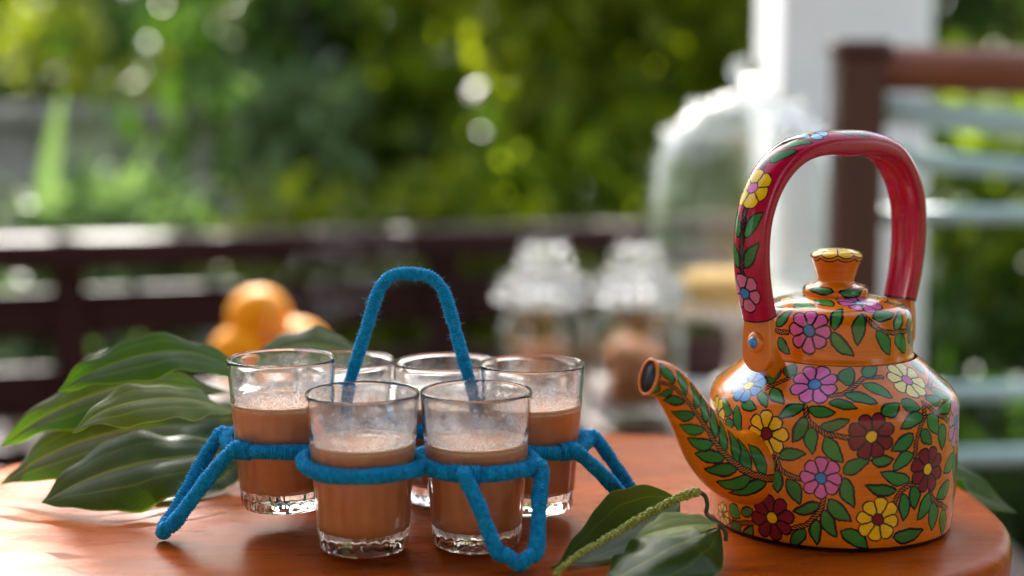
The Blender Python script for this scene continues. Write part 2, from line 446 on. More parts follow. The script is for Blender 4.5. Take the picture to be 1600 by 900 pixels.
class Canvas:
    def __init__(s, W, H, us, vs, base, rfun=None, periodic=True):
        """us, vs: extent in u and v; rfun(v): metres per unit of u"""
        s.W, s.H, s.us, s.vs, s.per = W, H, us, vs, periodic
        s.c = np.empty((H, W, 3), np.float32); s.c[:] = base
        s.rf = rfun or (lambda v: np.ones_like(v))
        s.px = vs / H
    def win(s, u0, v0, R):
        r = float(np.maximum(s.rf(np.array([v0]))[0], .004))
        du = min(R / r, s.us * .45)
        i0, i1 = int((u0 - du) / s.us * s.W), int((u0 + du) / s.us * s.W) + 1
        j0, j1 = max(0, int((v0 - R) / s.vs * s.H)), min(s.H, int((v0 + R) / s.vs * s.H) + 1)
        if j1 <= j0 or i1 <= i0: return None
        I = np.arange(i0, i1); J = np.arange(j0, j1)
        U, V = np.meshgrid((I + .5) / s.W * s.us, (J + .5) / s.H * s.vs)
        X = (U - u0) * s.rf(V); Y = V - v0
        f1, f2 = random.uniform(0, 6.28), random.uniform(0, 6.28)
        X, Y = X + .00022 * np.sin(Y * 620 + f1) + .00010 * np.sin(Y * 1700 + f2), Y + .00022 * np.sin(X * 640 + f2) + .00010 * np.sin(X * 1900 + f1)
        if s.per: Ii = I % s.W
        else:
            ok = (I >= 0) & (I < s.W)
            if not ok.any(): return None
            I = I[ok]; X = X[:, ok]; Y = Y[:, ok]; Ii = I
        return X, Y, np.ix_(J, Ii)
    def put(s, ix, mask, col):
        m = np.clip(mask, 0, 1)[..., None].astype(np.float32)
        s.c[ix] = s.c[ix] * (1 - m) + np.array(col, np.float32) * m
    def cov(s, d): return np.clip(.5 - d / s.px, 0, 1)
    def flower(s, u0, v0, R, petal, centre, n=8, t=.00090, rot=None):
        w = s.win(u0, v0, R * 1.3)
        if w is None: return
        X, Y, ix = w
        t *= random.uniform(.8, 1.25)
        rot = random.uniform(0, .7) if rot is None else rot
        a = np.arctan2(Y, X) - rot; r = np.hypot(X, Y)
        k = np.floor(a / (2 * pi / n)); da = a - (k + .5) * 2 * pi / n
        jit = np.array([random.uniform(.95, 1.04) for _ in range(64)])[(k.astype(int)) % n]
        Rb = R * jit * (1 - .20 * np.abs(da / (pi / n)) ** 2.6)
        s.put(ix, s.cov(r - Rb - t * .6), PC['ink'])
        side = r * np.sin(np.maximum(pi / n - np.abs(da), 0))
        d = np.maximum(np.maximum(r - (Rb - t * .6), t * .62 - side), (R * .235 + t) - r)
        pc = np.array(PC[petal] if isinstance(petal, str) else petal)
        s.put(ix, s.cov(d), pc)
        st = s.cov(d) * (.35 + .35 * np.sin(da * 60 + k * 2 + r * 900)) * np.clip((r / R - .3), 0, 1) * .35
        s.put(ix, st, np.clip(pc * 1.3 + .02, 0, 1))
        s.put(ix, s.cov(r - R * .235), PC[centre])
    def leaf(s, u0, v0, u1, v1, w, t=.00090, col='green'):
        rm = float(s.rf(np.array([(v0 + v1) / 2]))[0])
        L = hypot((u1 - u0) * rm, v1 - v0)
        if L < 1e-4: return
        win = s.win((u0 + u1) / 2, (v0 + v1) / 2, L * .5 + w + .002)
        if win is None: return
        X, Y, ix = win
        t *= random.uniform(.75, 1.25)
        ex, ey = (u1 - u0) * rm / L, (v1 - v0) / L
        tt = (X * ex + Y * ey) / L + .5; nn = -X * ey + Y * ex
        nn = nn + .10 * L * np.sin(pi * np.clip(tt, 0, 1)) * random.choice((-1, 1)) * .6
        tc = np.clip(tt, 0, 1)
        h = w * .5 * np.sin(pi * tc ** .82) ** .75
        d = np.maximum(np.abs(nn) - h, (np.abs(tt - .5) - .5) * L)
        s.put(ix, s.cov(d - t * .7), PC['ink'])
        c = np.array(PC[col]) * random.uniform(.8, 1.25)
        s.put(ix, s.cov(d + t * .7), c)
        s.put(ix, s.cov(d + t * .9) * (.30 + .30 * np.sin(nn * 5200 + tt * 7)) * .7, np.clip(c * 1.5 + .008, 0, 1))
    def rope(s, pts, w=.0036, t=.00065, inner='orange'):
        P = np.array(pts, float)
        if len(P) > 2: P, _ = smooth_path(P, 26)
        um, vm = P.mean(0); rm = float(s.rf(np.array([vm]))[0])
        ext = max(np.ptp(P[:, 0]) * rm, np.ptp(P[:, 1])) * .5 + w * 2
        win = s.win(um, vm, ext)
        if win is None: return
        X, Y, ix = win
        Q = np.stack([(P[:, 0] - um) * s.rf(P[:, 1]), P[:, 1] - vm], -1)
        best = np.full(X.shape, 1e9); al = np.zeros(X.shape); sd = np.zeros(X.shape); acc = 0
        for a, b in zip(Q[:-1], Q[1:]):
            e = b - a; l = np.hypot(*e) + 1e-12; e = e / l
            q = np.clip((X - a[0]) * e[0] + (Y - a[1]) * e[1], 0, l)
            dx, dy = X - a[0] - q * e[0], Y - a[1] - q * e[1]
            d = np.hypot(dx, dy); m = d < best
            best = np.where(m, d, best); al = np.where(m, acc + q, al); sd = np.where(m, -(dx * e[1]) + dy * e[0], sd); acc += l
        s.put(ix, s.cov(best - w / 2), PC['ink'])
        ph = ((al + sd * 1.1) / .0021) % 1
        stripe = np.abs(ph - .5) * .0021 - .00042
        s.put(ix, np.minimum(s.cov(best - (w / 2 - t * 1.1)), s.cov(stripe)), PC[inner])
    def band(s, v0, v1, col):
        a = max(0, int(v0 / s.vs * s.H)); b = min(s.H, int(v1 / s.vs * s.H))
        s.c[a:b] = PC[col]
    def image(s, name):
        im = bpy.data.images.new(name, s.W, s.H, float_buffer=False)
        # stored as sRGB bytes
        c = np.clip(s.c, 0, 1); c = np.where(c <= .0031308, c * 12.92, 1.055 * c ** (1 / 2.4) - .055)
        px = np.ones((s.H, s.W, 4), np.float32); px[..., :3] = c
        im.pixels.foreach_set(px.ravel()); im.update(); im.pack()
        return im

# painted pattern, as (angle round the pot, height along its side) in radians and metres
BODY_FLOWERS=[
 (-1.971,0.1048,0.0144,"pink","blue"), 
 (-2.631,0.0966,0.0128,"blue","yellow"), 
 (-2.308,0.0687,0.0141,"yellow","maroon"), 
 (-1.495,0.0716,0.0138,"maroon","yellow"), 
 (-1.864,0.0458,0.0126,"pink","blue"), 
 (-2.249,0.0174,0.0142,"maroon","yellow"), 
 (-1.42,0.021,0.0136,"yellow","maroon"), 
 (-0.994,0.1069,0.0138,"cream","pink"), 
 (-0.973,0.0484,0.0143,"maroon","yellow"), 
 (-0.526,0.0713,0.015,"pink","blue"), 
 (-0.323,0.0143,0.0134,"maroon","yellow"), 
 (-2.933,0.0716,0.0118,"yellow","maroon"), 
 (-2.816,0.0095,0.0075,"yellow","maroon"), 
]
BODY_ROPES=[
  [(-2.46, 0.0945), (-2.372, 0.1007), (-2.249, 0.1074)] ,
  [(-2.013, 0.0885), (-1.971, 0.0804), (-1.853, 0.073), (-1.674, 0.0709)] ,
  [(-1.821, 0.0969), (-1.671, 0.1002), (-1.484, 0.1105), (-1.281, 0.1107)] ,
  [(-2.227, 0.0551), (-2.177, 0.0487), (-2.099, 0.0453), (-2.019, 0.0444)] ,
  [(-1.84, 0.0334), (-1.872, 0.0253), (-1.957, 0.0174), (-2.075, 0.0129)] ,
  [(-2.778, 0.0062), (-2.594, 0.0081), (-2.428, 0.0115)] ,
  [(-0.997, 0.0897), (-1.043, 0.0809), (-1.109, 0.069), (-1.12, 0.058)] ,
  [(-0.997, 0.0897), (-0.914, 0.0833), (-0.732, 0.0756)] ,
  [(-1.15, 0.0413), (-1.243, 0.0372), (-1.294, 0.0298)] ,
  [(-0.938, 0.0348), (-0.863, 0.0274), (-0.655, 0.0198)] ,
  [(-0.567, 0.0546), (-0.478, 0.0482), (-0.318, 0.041)] ,
  [(-0.098, 0.1095), (-0.484, 0.1067), (-0.78, 0.099)] ,
]
BODY_LEAVES=[
 (-2.262,0.1083,-2.265,0.1191,0.0092),
 (-2.417,0.1012,-2.439,0.1162,0.0097),
 (-2.923,0.1026,-2.773,0.1136,0.0098),
 (-2.468,0.094,-2.324,0.0845,0.006),
 (-2.356,0.0985,-2.185,0.0888,0.0076),
 (-2.885,0.0809,-2.669,0.0764,0.0098),
 (-2.575,0.0828,-2.417,0.0826,0.0064),
 (-2.626,0.0814,-2.567,0.0656,0.0081),
 (-2.711,0.0728,-2.706,0.0656,0.0097),
 (-2.019,0.0883,-2.209,0.0792,0.0069),
 (-1.979,0.0871,-1.77,0.0854,0.007),
 (-1.88,0.0761,-1.668,0.0816,0.0065),
 (-1.997,0.0816,-2.088,0.0663,0.0082),
 (-1.941,0.0759,-1.936,0.0601,0.008),
 (-1.842,0.0704,-1.711,0.0558,0.0093),
 (-1.818,0.0921,-1.604,0.0883,0.0068),
 (-2.198,0.0556,-1.987,0.0597,0.0072),
 (-2.235,0.0544,-2.356,0.0403,0.0078),
 (-2.203,0.0472,-2.201,0.0339,0.0079),
 (-2.123,0.0432,-2.024,0.0286,0.0085),
 (-2.433,0.0258,-2.302,0.0401,0.0082),
 (-1.874,0.0303,-2.067,0.0236,0.0068),
 (-1.805,0.0327,-1.636,0.0205,0.009),
 (-1.837,0.0262,-1.741,0.0103,0.008),
 (-1.89,0.0203,-1.885,0.005,0.0067),
 (-1.976,0.0131,-2.088,0,0.0074),
 (-1.703,0.0141,-1.489,0.0031,0.009),
 (-1.701,0.0492,-1.508,0.0575,0.0084),
 (-2.711,0.0167,-2.578,0.0117,0.0097),
 (-2.562,0.0155,-2.431,0.02,0.0062),
 (-2.567,0.0074,-2.717,0,0.0068),
 (-2.54,0,-2.439,0.0091,0.0068),
 (-1.679,0.1052,-1.602,0.1191,0.0098),
 (-1.479,0.1114,-1.291,0.1191,0.0084),
 (-1.5,0.1062,-1.265,0.0952,0.0078),
 (-1.687,0.0983,-1.425,0.0916,0.0077),
 (-1.417,0.0849,-1.246,0.0909,0.0086),
 (-1.222,0.0907,-1.059,0.0859,0.0098),
 (-1.051,0.0823,-1.259,0.0754,0.0081),
 (-1.002,0.0818,-0.874,0.0687,0.0098),
 (-1.15,0.0713,-1.329,0.0628,0.009),
 (-1.064,0.0735,-0.949,0.0639,0.0077),
 (-1.144,0.0601,-1.313,0.0508,0.0086),
 (-1.489,0.057,-1.318,0.0577,0.007),
 (-1.163,0.0437,-1.414,0.0499,0.0079),
 (-1.283,0.0382,-1.527,0.0418,0.0067),
 (-1.69,0.0465,-1.618,0.0291,0.0081),
 (-1.125,0.0398,-1.101,0.0253,0.0084),
 (-1.216,0.0356,-1.2,0.0191,0.0077),
 (-0.938,0.0334,-1.056,0.0184,0.0098),
 (-0.893,0.027,-0.877,0.0093,0.0098),
 (-0.743,0.0198,-0.682,0.0033,0.0098),
 (-0.647,0.0365,-0.85,0.0289,0.0098),
 (-0.575,0.0527,-0.754,0.0434,0.0098),
 (-0.55,0.0508,-0.497,0.0325,0.0098),
 (-0.837,0.0747,-0.799,0.0587,0.0092),
 (-0.631,0.0857,-0.871,0.0828,0.0072),
 (-0.941,0.0909,-0.759,0.0904,0.008),
 (-0.783,0.0971,-0.561,0.0888,0.0098),
 (-0.604,0.1014,-0.347,0.0897,0.0098),
 (-0.387,0.1062,-0.112,0.0933,0.0038),
 (-0.636,0.1191,-0.644,0.1076,0.0098),
 (-1.283,0.0095,-0.997,0.0112,0.0087),
]
LID_FLOWERS=[
 (-2.112,0.0217,0.0136,"pink","blue"), 
 (-1.275,0.0483,0.014,"pink","blue"), 
 (-0.43,0.0213,0.0130,"maroon","yellow"), 
 (-3.008,0.0455,0.013,"maroon","yellow"), 
 (-0.181,0.047,0.0105,"yellow","pink"), 
]
LID_LEAVES=[
 (-1.797,0.0233,-1.706,0.0395,0.0067),
 (-1.832,0.0213,-1.556,0.0077,0.0075),
 (-1.444,0.0328,-1.5,0.014,0.008),
 (-1.243,0.0219,-1.045,0.0071,0.0082),
 (-0.938,0.0184,-0.711,0.0067,0.0094),
 (-1.283,0.03,-0.906,0.0321,0.0076),
 (-0.976,0.0227,-0.746,0.033,0.0074),
 (-2.54,0.0436,-2.104,0.0397,0.0098),
 (-2.233,0.0521,-1.802,0.043,0.0098),
 (-2.623,0.022,-2.428,0.0341,0.0063),
 (-2.736,0.0283,-2.61,0.0353,0.0068),
 (-2.562,0.0148,-2.382,0.0065,0.0071),
 (-0.644,0.044,-0.096,0.0359,0.0098),
 (-0.098,0.0593,-0.125,0.0499,0.0098),
]
LID_ROPES=[
  [(-1.406, 0.0327), (-1.318, 0.027), (-1.117, 0.0212), (-0.719, 0.0202)] ,
  [(-2.607, 0.0192), (-2.417, 0.019)] ,
]

# midribs of the leaves on the table, tip first, in metres
LEFT_LEAVES=[
 dict(pts=[(-0.3021, 0.93, 0.076), (-0.2791, 0.94, 0.0884), (-0.2461, 0.955, 0.0971), (-0.2168, 0.97, 0.0941), (-0.181, 0.99, 0.0728)], w=0.0175, far=54, near=-26),
 dict(pts=[(-0.3486, 0.95, 0.0338), (-0.3259, 0.96, 0.0503), (-0.2976, 0.97, 0.0631), (-0.2626, 0.99, 0.0691), (-0.2054, 1.02, 0.0577)], w=0.0195, far=50, near=-26),
 dict(pts=[(-0.2777, 0.88, 0.0587), (-0.2596, 0.885, 0.0721), (-0.2349, 0.9, 0.0764), (-0.2106, 0.92, 0.0724), (-0.1851, 0.95, 0.0569)], w=0.0165, far=42, near=-24),
 dict(pts=[(-0.347, 0.94, 0.0092), (-0.3219, 0.945, 0.0257), (-0.2925, 0.95, 0.0378), (-0.2583, 0.97, 0.0422), (-0.2019, 1.0, 0.0392)], w=0.024, far=46, near=-24),
 dict(pts=[(-0.3057, 0.9, 0.0083), (-0.2797, 0.905, 0.0211), (-0.2529, 0.915, 0.0288), (-0.2226, 0.93, 0.0311), (-0.1811, 0.96, 0.0278)], w=0.031, far=42, near=-22),
 dict(pts=[(-0.2751, 0.93, -0.0032), (-0.2518, 0.94, 0.0016), (-0.2247, 0.955, 0.0065), (-0.1812, 0.985, 0.0241)], w=0.026, far=44, near=-10),
 dict(pts=[(-0.103, 1.05, 0.0746), (-0.1327, 1.04, 0.087), (-0.162, 1.03, 0.0896), (-0.1934, 1.02, 0.0728)], w=0.022, far=40, near=-25),
 dict(pts=[(-0.2504, 0.99, 0.0229), (-0.2273, 0.99, 0.0359), (-0.2064, 1.0, 0.0416), (-0.1853, 1.01, 0.0418)], w=0.035, far=40, near=-30),
]
LEFT_STEM= [(-0.2017, 1.0, 0.0486), (-0.1853, 1.01, 0.0418), (-0.1562, 1.03, 0.0181), (-0.1171, 1.06, -0.0039)]
RIGHT_LEAVES=[
 dict(pts=[(0.0226, 0.785, -0.0023), (0.039, 0.8, 0.0046), (0.0612, 0.825, 0.0108), (0.0821, 0.845, 0.0165), (0.1041, 0.86, 0.0203)], w=0.0245, far=72, near=-12),
 dict(pts=[(0.0685, 0.778, 0.0215), (0.0838, 0.783, 0.0245), (0.1008, 0.788, 0.0262), (0.1188, 0.795, 0.0252)], w=0.0125, far=34, near=10),
 dict(pts=[(0.0527, 0.765, -0.0004), (0.072, 0.775, 0.0074), (0.0953, 0.79, 0.0146), (0.1223, 0.815, 0.017)], w=0.031, far=10, near=-8),
]
SPIKE= [(0.1112, 0.825, 0.0359), (0.0987, 0.822, 0.0329), (0.0787, 0.81, 0.0262), (0.0553, 0.795, 0.0169), (0.0364, 0.783, 0.0097), (0.0237, 0.772, 0.0021)]
SPIKE_STALK= [(0.1112, 0.825, 0.0359), (0.1151, 0.825, 0.0328), (0.1162, 0.824, 0.0276), (0.1156, 0.822, 0.0231), (0.121, 0.812, 0.0202), (0.1246, 0.808, 0.0167), (0.1247, 0.805, 0.0119)]
BACK_LEAF=[
 dict(pts=[(0.3572, 0.98, -0.0215), (0.3414, 0.985, -0.0155), (0.3231, 1.0, -0.0106), (0.2917, 1.02, -0.0093), (0.2686, 1.04, -0.0136)], w=0.03, far=28, near=-8),
]

# ================================================================== SETTING
DECK = -0.50
g = mesh_np('garden_ground', [(-400, -60, -.78), (400, -60, -.78), (400, 900, -.78), (-400, 900, -.78)], [(0, 1, 2, 3)])
tag(link('garden_ground', g, MAT['ground']), kind='structure')

dk = MB(); dk.box((-3.2, -1.6, DECK - .20), (2.6, 2.28, DECK - .03)); dk.box((-3.2, 2.2801, DECK - .20), (.88, 3.75, DECK - .03))
deck = tag(link('deck_floor', dk.mesh('deck_floor'), MAT['deck'], smooth=False), kind='structure')
pb = MB(); pb.box((-2.9, -.066, -.014), (2.9, .066, .014), .003)
pme = pb.mesh('plank')
pb = MB(); pb.box((-2.9, -.066, -.014), (1.18, .066, .014), .003)
pms = pb.mesh('short_plank')
for i in range(38):
    p = link('plank', pme if -1.5 + i * .14 < 2.22 else pms, MAT['deck'], deck, smooth=False)
    p.location = (-.3, -1.5 + i * .14, DECK - .0145 + rng.uniform(-.0012, .0012))

# ---- low slatted balustrade at the back of the deck (runs slightly away to the right)
RAx, RAy, RBx, RBy = -2.6, 2.42, .535, 3.38
rl = hypot(RBx - RAx, RBy - RAy); rang = math.atan2(RBy - RAy, RBx - RAx)
bal = thing('balustrade', 'low dark brown slatted wooden balustrade along the back of the deck', 'balustrade', (RAx, RAy, DECK), rang)
def slat(z0, z1, dep, name='slat'):
    b = MB(); b.box((0, -dep / 2, z0 - DECK), (rl, dep / 2, z1 - DECK), .006)
    return link(name, b.mesh(name), MAT['rail'], bal, smooth=False)
slat(-.060, .003, .13, 'top_rail')
slat(-.205, -.106, .035); slat(-.375, -.268, .035); slat(-.484, -.430, .035)
pm = MB(); pm.box((-.034, -.04, 0), (.034, .04, -.060 - DECK), .004)
pme = pm.mesh('post')
k0 = (-.92 - RAx) / cos(rang)
for k in range(-2, 5):
    x = k0 + k * .80
    if 0 < x < rl:
        p = link('post', pme, MAT['rail'], bal, smooth=False); p.location = (x, 0, 0)

# ---- white square veranda column
cl = thing('veranda_column', 'thick white painted square column rising behind the glass dome', 'column', (.688, 3.02, DECK))
b = MB(); b.box((-.152, -.15, .10), (.152, .15, 3.3), .012); link('shaft', b.mesh('shaft'), MAT['white'], cl, smooth=False)
b = MB(); b.box((-.172, -.17, 0), (.172, .17, .10), .008); link('plinth', b.mesh('plinth'), MAT['white'], cl, smooth=False)

# ---- unseen roof and wall behind the camera, added to dim reflections and front fill
rf_ = thing('unseen_shade_roof', 'unseen dark boarded roof over the camera, added to dim the front light', 'roof', (0, .4, DECK))
b = MB(); b.box((-3.4, -3.6, 2.72), (3.0, .12, 2.78)); link('boarding', b.mesh('boarding'), MAT['newel'], rf_, smooth=False)
b = MB(); b.box((-3.3, -.05, 2.56), (2.9, .05, 2.717), .006); bme = b.mesh('beam')
for y in (-3.2, -2.3, -1.4, -.6):
    o = link('beam', bme, MAT['newel'], rf_, smooth=False); o.location = (0, y, 0)
hw_ = thing('unseen_shade_wall', 'unseen dark plastered wall behind the camera, added to dim the front light', 'wall', (0, -1.9, DECK))
b = MB(); b.box((-3.3, -.1, 0), (2.9, .1, 2.70)); link('plaster', b.mesh('plaster'), simple('warm_plaster', (.16, .11, .075), .8, .06, 5), hw_, smooth=False)  # plaster colour kept dark to lower the front fill

# ---- stair railing at the right: brown newel post, brown handrail, pale teal rails
sr = thing('stair_railing', 'brown handrail on dark post with pale teal rails, beside the white column', 'railing', (.530, 2.2, DECK))
b = MB(); b.box((-.036, -.036, 0), (.036, .036, .845), .006); b.box((-.042, -.042, .845), (.042, .042, .868), .006)
link('newel_post', b.mesh('newel_post'), MAT['newel'], sr, smooth=False)
def bar(name, p, q, r, m, flat=1.0):
    o = link(name, tube(name, [p, ((p[0] + q[0]) / 2, (p[1] + q[1]) / 2, (p[2] + q[2]) / 2), q], r, 14, 6), m, sr)
    return o
bar('handrail', (.0, 0, .828), (2.1, .32, .775), .036, MAT['handrail'])
for (za, zb, r) in ((.765, .565, .021), (.695, .500, .015), (.60, .60, .013), (.32, .30, .014), (.215, .19, .014)):
    bar('rail', (.036, .0, za), (1.9, .30, zb), r, MAT['pale_teal'])
b = MB(); b.box((1.86, .26, -.2), (1.92, .32, .74), .005); link('end_post', b.mesh('end_post'), MAT['newel'], sr, smooth=False)

# ---- garden wall
gw = thing('garden_wall', 'low grey stone garden wall under olive hedges at the back', 'wall', (-1.7, 6.0, -.78))
def stone_course(n, z0, z1, L, proud, cap=False):
    x = -L / 2
    i = 0
    while x < L / 2:
        w = rng.uniform(.34, .6) if not cap else rng.uniform(.7, .9)
        d = proud + rng.uniform(-.012, .012)
        b = MB(); b.box((x + .006, -.17 - d, z0 + .006), (min(x + w, L / 2) - .006, .17 + d, z1 - .004), .012)
        link('coping_stone' if cap else 'stone', b.mesh('stone'), MAT['stone'], gw, smooth=False)
        x += w; i += 1
b = MB(); b.box((-1.9, -.15, 0), (1.9, .15, .98)); link('mortar_core', b.mesh('mortar_core'), MAT['stone'], gw, smooth=False)
for c in range(4): stone_course(8, c * .24, (c + 1) * .24, 3.8, .0)
stone_course(6, .985, 1.075, 3.8, .05, True)

# ================================================================== PLANTS BEHIND
def leaves_mesh(name, C, L, up, seed, fold=.22, width=.42, droop=.35):
    """C (n,3) leaf bases, L (n,) lengths, up (n,3) preferred outward direction"""
    r = np.random.default_rng(seed); n = len(C)
    D = up + r.normal(0, .75, (n, 3)); D[:, 2] -= droop; D /= np.linalg.norm(D, axis=1)[:, None]
    Nn = np.array([0, 0, 1.0]) + r.normal(0, .55, (n, 3)); S = np.cross(D, Nn); S /= np.linalg.norm(S, axis=1)[:, None] + 1e-9
    Nn = np.cross(S, D)
    l = L[:, None]
    w = l * width
    b0 = C; m1 = C + D * l * .4 + Nn * l * .04; tip = C + D * l - Nn * l * .16
    m2 = C + D * l * .72 - Nn * l * .03
    a1 = C + D * l * .30 + S * w * .5 + Nn * l * fold * .5; a2 = C + D * l * .62 + S * w * .42 + Nn * l * fold * .35
    c1 = C + D * l * .30 - S * w * .5 + Nn * l * fold * .5; c2 = C + D * l * .62 - S * w * .42 + Nn * l * fold * .35
    V = np.stack([b0, m1, m2, tip, a1, a2, c1, c2], 1).reshape(-1, 3)
    base = np.arange(n)[:, None] * 8
    Q = np.concatenate([base + np.array([0, 4, 5, 1])[None], base + np.array([1, 5, 3, 2])[None], base + np.array([0, 1, 7, 6])[None][:, ::-1] * 0 + base * 0 + np.array([0, 1, 7, 6])[None], base + np.array([1, 2, 3, 7])[None]])
    return mesh_np(name, V, Q)

BUSH_N = [0]
def bush(name, label, cat, loc, radii, n, ll, mat, seed, clumps=9, group=None, stems=4, droop=.35, width=.42):
    """leafy clumps spread over an uneven crown, on woody stems from the ground"""
    r = np.random.default_rng(seed)
    t = thing(name, label, cat, (loc[0], loc[1], -.78), 0, group)
    zc = loc[2] + .78
    R = np.array(radii)
    cc = r.normal(0, 1, (clumps, 3)); cc /= np.linalg.norm(cc, axis=1)[:, None]
    cc = cc * r.uniform(.35, .80, (clumps, 1))
    k = r.integers(0, clumps, n)
    d = r.normal(0, 1, (n, 3)); d /= np.linalg.norm(d, axis=1)[:, None]
    rad = r.uniform(.25, .52, (clumps,))
    P = cc[k] + d * (rad[k] * r.uniform(.55, 1.0, n) ** .5)[:, None]
    out = P / (np.linalg.norm(P, axis=1)[:, None] + 1e-6)
    C = P * R + np.array([0, 0, zc])
    ok = C[:, 2] > .05
    C = C[ok]; out = out[ok]
    link('foliage', leaves_mesh('foliage', C, r.uniform(.7, 1.25, len(C)) * ll, out * .8 + d[ok] * .5, seed + 1, droop=droop, width=width), mat, t, smooth=False)
    for i in range(stems):
        tgt = cc[i % clumps] * R * .8 + np.array([0, 0, zc])
        a = r.uniform(-.08, .08, 2)
        link('stem', tube('stem', [(a[0], a[1], -.05), (a[0] + tgt[0] * .3, a[1] + tgt[1] * .3, max(.1, tgt[2] * .5)), tuple(tgt)], lambda s: .022 * (1 - .7 * s) + .004, 7, 9), MAT['bark'], t)
    return t

# hedges above the wall at the left, sunlit olive
bush('hedge', 'olive green sunlit hedge above the garden wall at far left', 'hedge', (-2.55, 6.9, .42), (.85, .6, .42), 1900, .11, MAT['leaf_bright'], 11, 16, 'hedges above the garden wall')
bush('hedge', 'rounded yellow green hedge above the wall beside the leaning tree', 'hedge', (-1.25, 6.9, .40), (.62, .6, .38), 1600, .11, MAT['leaf_bright'], 12, 14, 'hedges above the garden wall')
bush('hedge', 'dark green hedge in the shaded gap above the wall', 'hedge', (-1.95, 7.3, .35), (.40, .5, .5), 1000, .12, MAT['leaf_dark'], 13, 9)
bush('tall_shrub', 'mid green tall shrub behind the hedges at upper left', 'shrub', (-3.3, 9.6, .9), (1.5, .8, 1.0), 2000, .16, MAT['leaf_mid'], 14, 18, 'tall shrubs at the back')
bush('tall_shrub', 'dark tall shrub behind the yellow green hedge', 'shrub', (-1.4, 9.4, .95), (1.2, .8, .95), 1800, .16, MAT['leaf_dark'], 15, 16, 'tall shrubs at the back')
bush('tall_shrub', 'dense tall shrub at the back behind the broadleaf bushes', 'shrub', (.6, 9.2, .8), (1.9, .9, 1.3), 2800, .18, MAT['leaf_mid'], 16, 20, 'tall shrubs at the back')
bush('tall_shrub', 'mid green tall shrub far back behind the stair railing', 'shrub', (3.6, 9.0, .5), (1.9, .9, 1.2), 2600, .17, MAT['leaf_mid'], 17, 20, 'tall shrubs at the back')

# row of tall trees that closes the garden
r_ = np.random.default_rng(300)
for i, (x, y, top, m_, lab) in enumerate(((-7.2, 11.5, 4.8, 'leaf_mid', 'tall mid green tree at the far left end of the back row'), (-4.4, 12.2, 5.1, 'leaf_dark', 'tall dark tree, second from the left end of the back row'), (-1.9, 11.6, 4.7, 'leaf_mid', 'tall mid green tree behind the leaning trunk'), (.7, 12.0, 5.0, 'leaf_dark', 'tall dark tree behind the middle of the garden'), (3.3, 11.6, 4.9, 'leaf_mid', 'tall mid green tree behind the white column'), (6.4, 12.0, 5.3, 'leaf_dark', 'tall dark tree at the far right of the back row'))):
    t = thing('garden_tree', lab, 'tree', (x, y, -.78), 0, 'tall trees closing the garden')
    link('trunk', tube('trunk', [(0, 0, -.05), (.05, 0, 1.0), (-.03, .05, 2.0), (.04, 0, top)], lambda s: .15 - .10 * s, 10, 18), MAT['bark'], t)
    cn = r_.uniform(-1, 1, (26, 3)) * np.array([1.25, .5, top * .42]) + np.array([0, 0, top * .5 + .4])
    kk = r_.integers(0, 26, 2600); dd = r_.normal(0, 1, (2600, 3)); dd /= np.linalg.norm(dd, axis=1)[:, None]
    Cc = cn[kk] + dd * r_.uniform(.3, 1, (2600, 1)) * np.array([.75, .5, .62]); Cc = Cc[(Cc[:, 2] < top + .6) & (Cc[:, 2] > .1)]
    link('crown', leaves_mesh('crown', Cc, r_.uniform(.22, .4, len(Cc)), r_.normal(0, .5, Cc.shape), 310 + i, width=.5), MAT[m_], t, smooth=False)

# unseen trees at both sides of the deck, added to darken side reflections
for i, (x, y, m_, lab) in enumerate(((-5.2, .2, 'leaf_dark', 'unseen dark tree added left of the deck, nearest to the house'), (-5.0, 3.4, 'leaf_mid', 'unseen green tree added left of the deck, nearest to the garden wall'), (5.0, -.2, 'leaf_dark', 'unseen dark tree added right of the deck, nearest to the house'), (5.4, 3.2, 'leaf_mid', 'unseen green tree added right of the deck, beyond the stair railing'))):
    t = thing('garden_tree', lab, 'tree', (x, y, -.78), 0, 'unseen trees added beside the deck')
    link('trunk', tube('trunk', [(0, 0, -.05), (.05, 0, 1.0), (-.03, .05, 2.0), (.04, 0, 3.6)], lambda s: .15 - .10 * s, 10, 18), MAT['bark'], t)
    cn = r_.uniform(-1, 1, (22, 3)) * np.array([.5, 1.3, 1.5]) + np.array([0, 0, 2.1])
    kk = r_.integers(0, 22, 1700); dd = r_.normal(0, 1, (1700, 3)); dd /= np.linalg.norm(dd, axis=1)[:, None]
    Cc = cn[kk] + dd * r_.uniform(.3, 1, (1700, 1)) * np.array([.5, .75, .62]); Cc = Cc[Cc[:, 2] > .1]
    link('crown', leaves_mesh('crown', Cc, r_.uniform(.22, .4, len(Cc)), r_.normal(0, .5, Cc.shape), 330 + i, width=.5), MAT[m_], t, smooth=False)

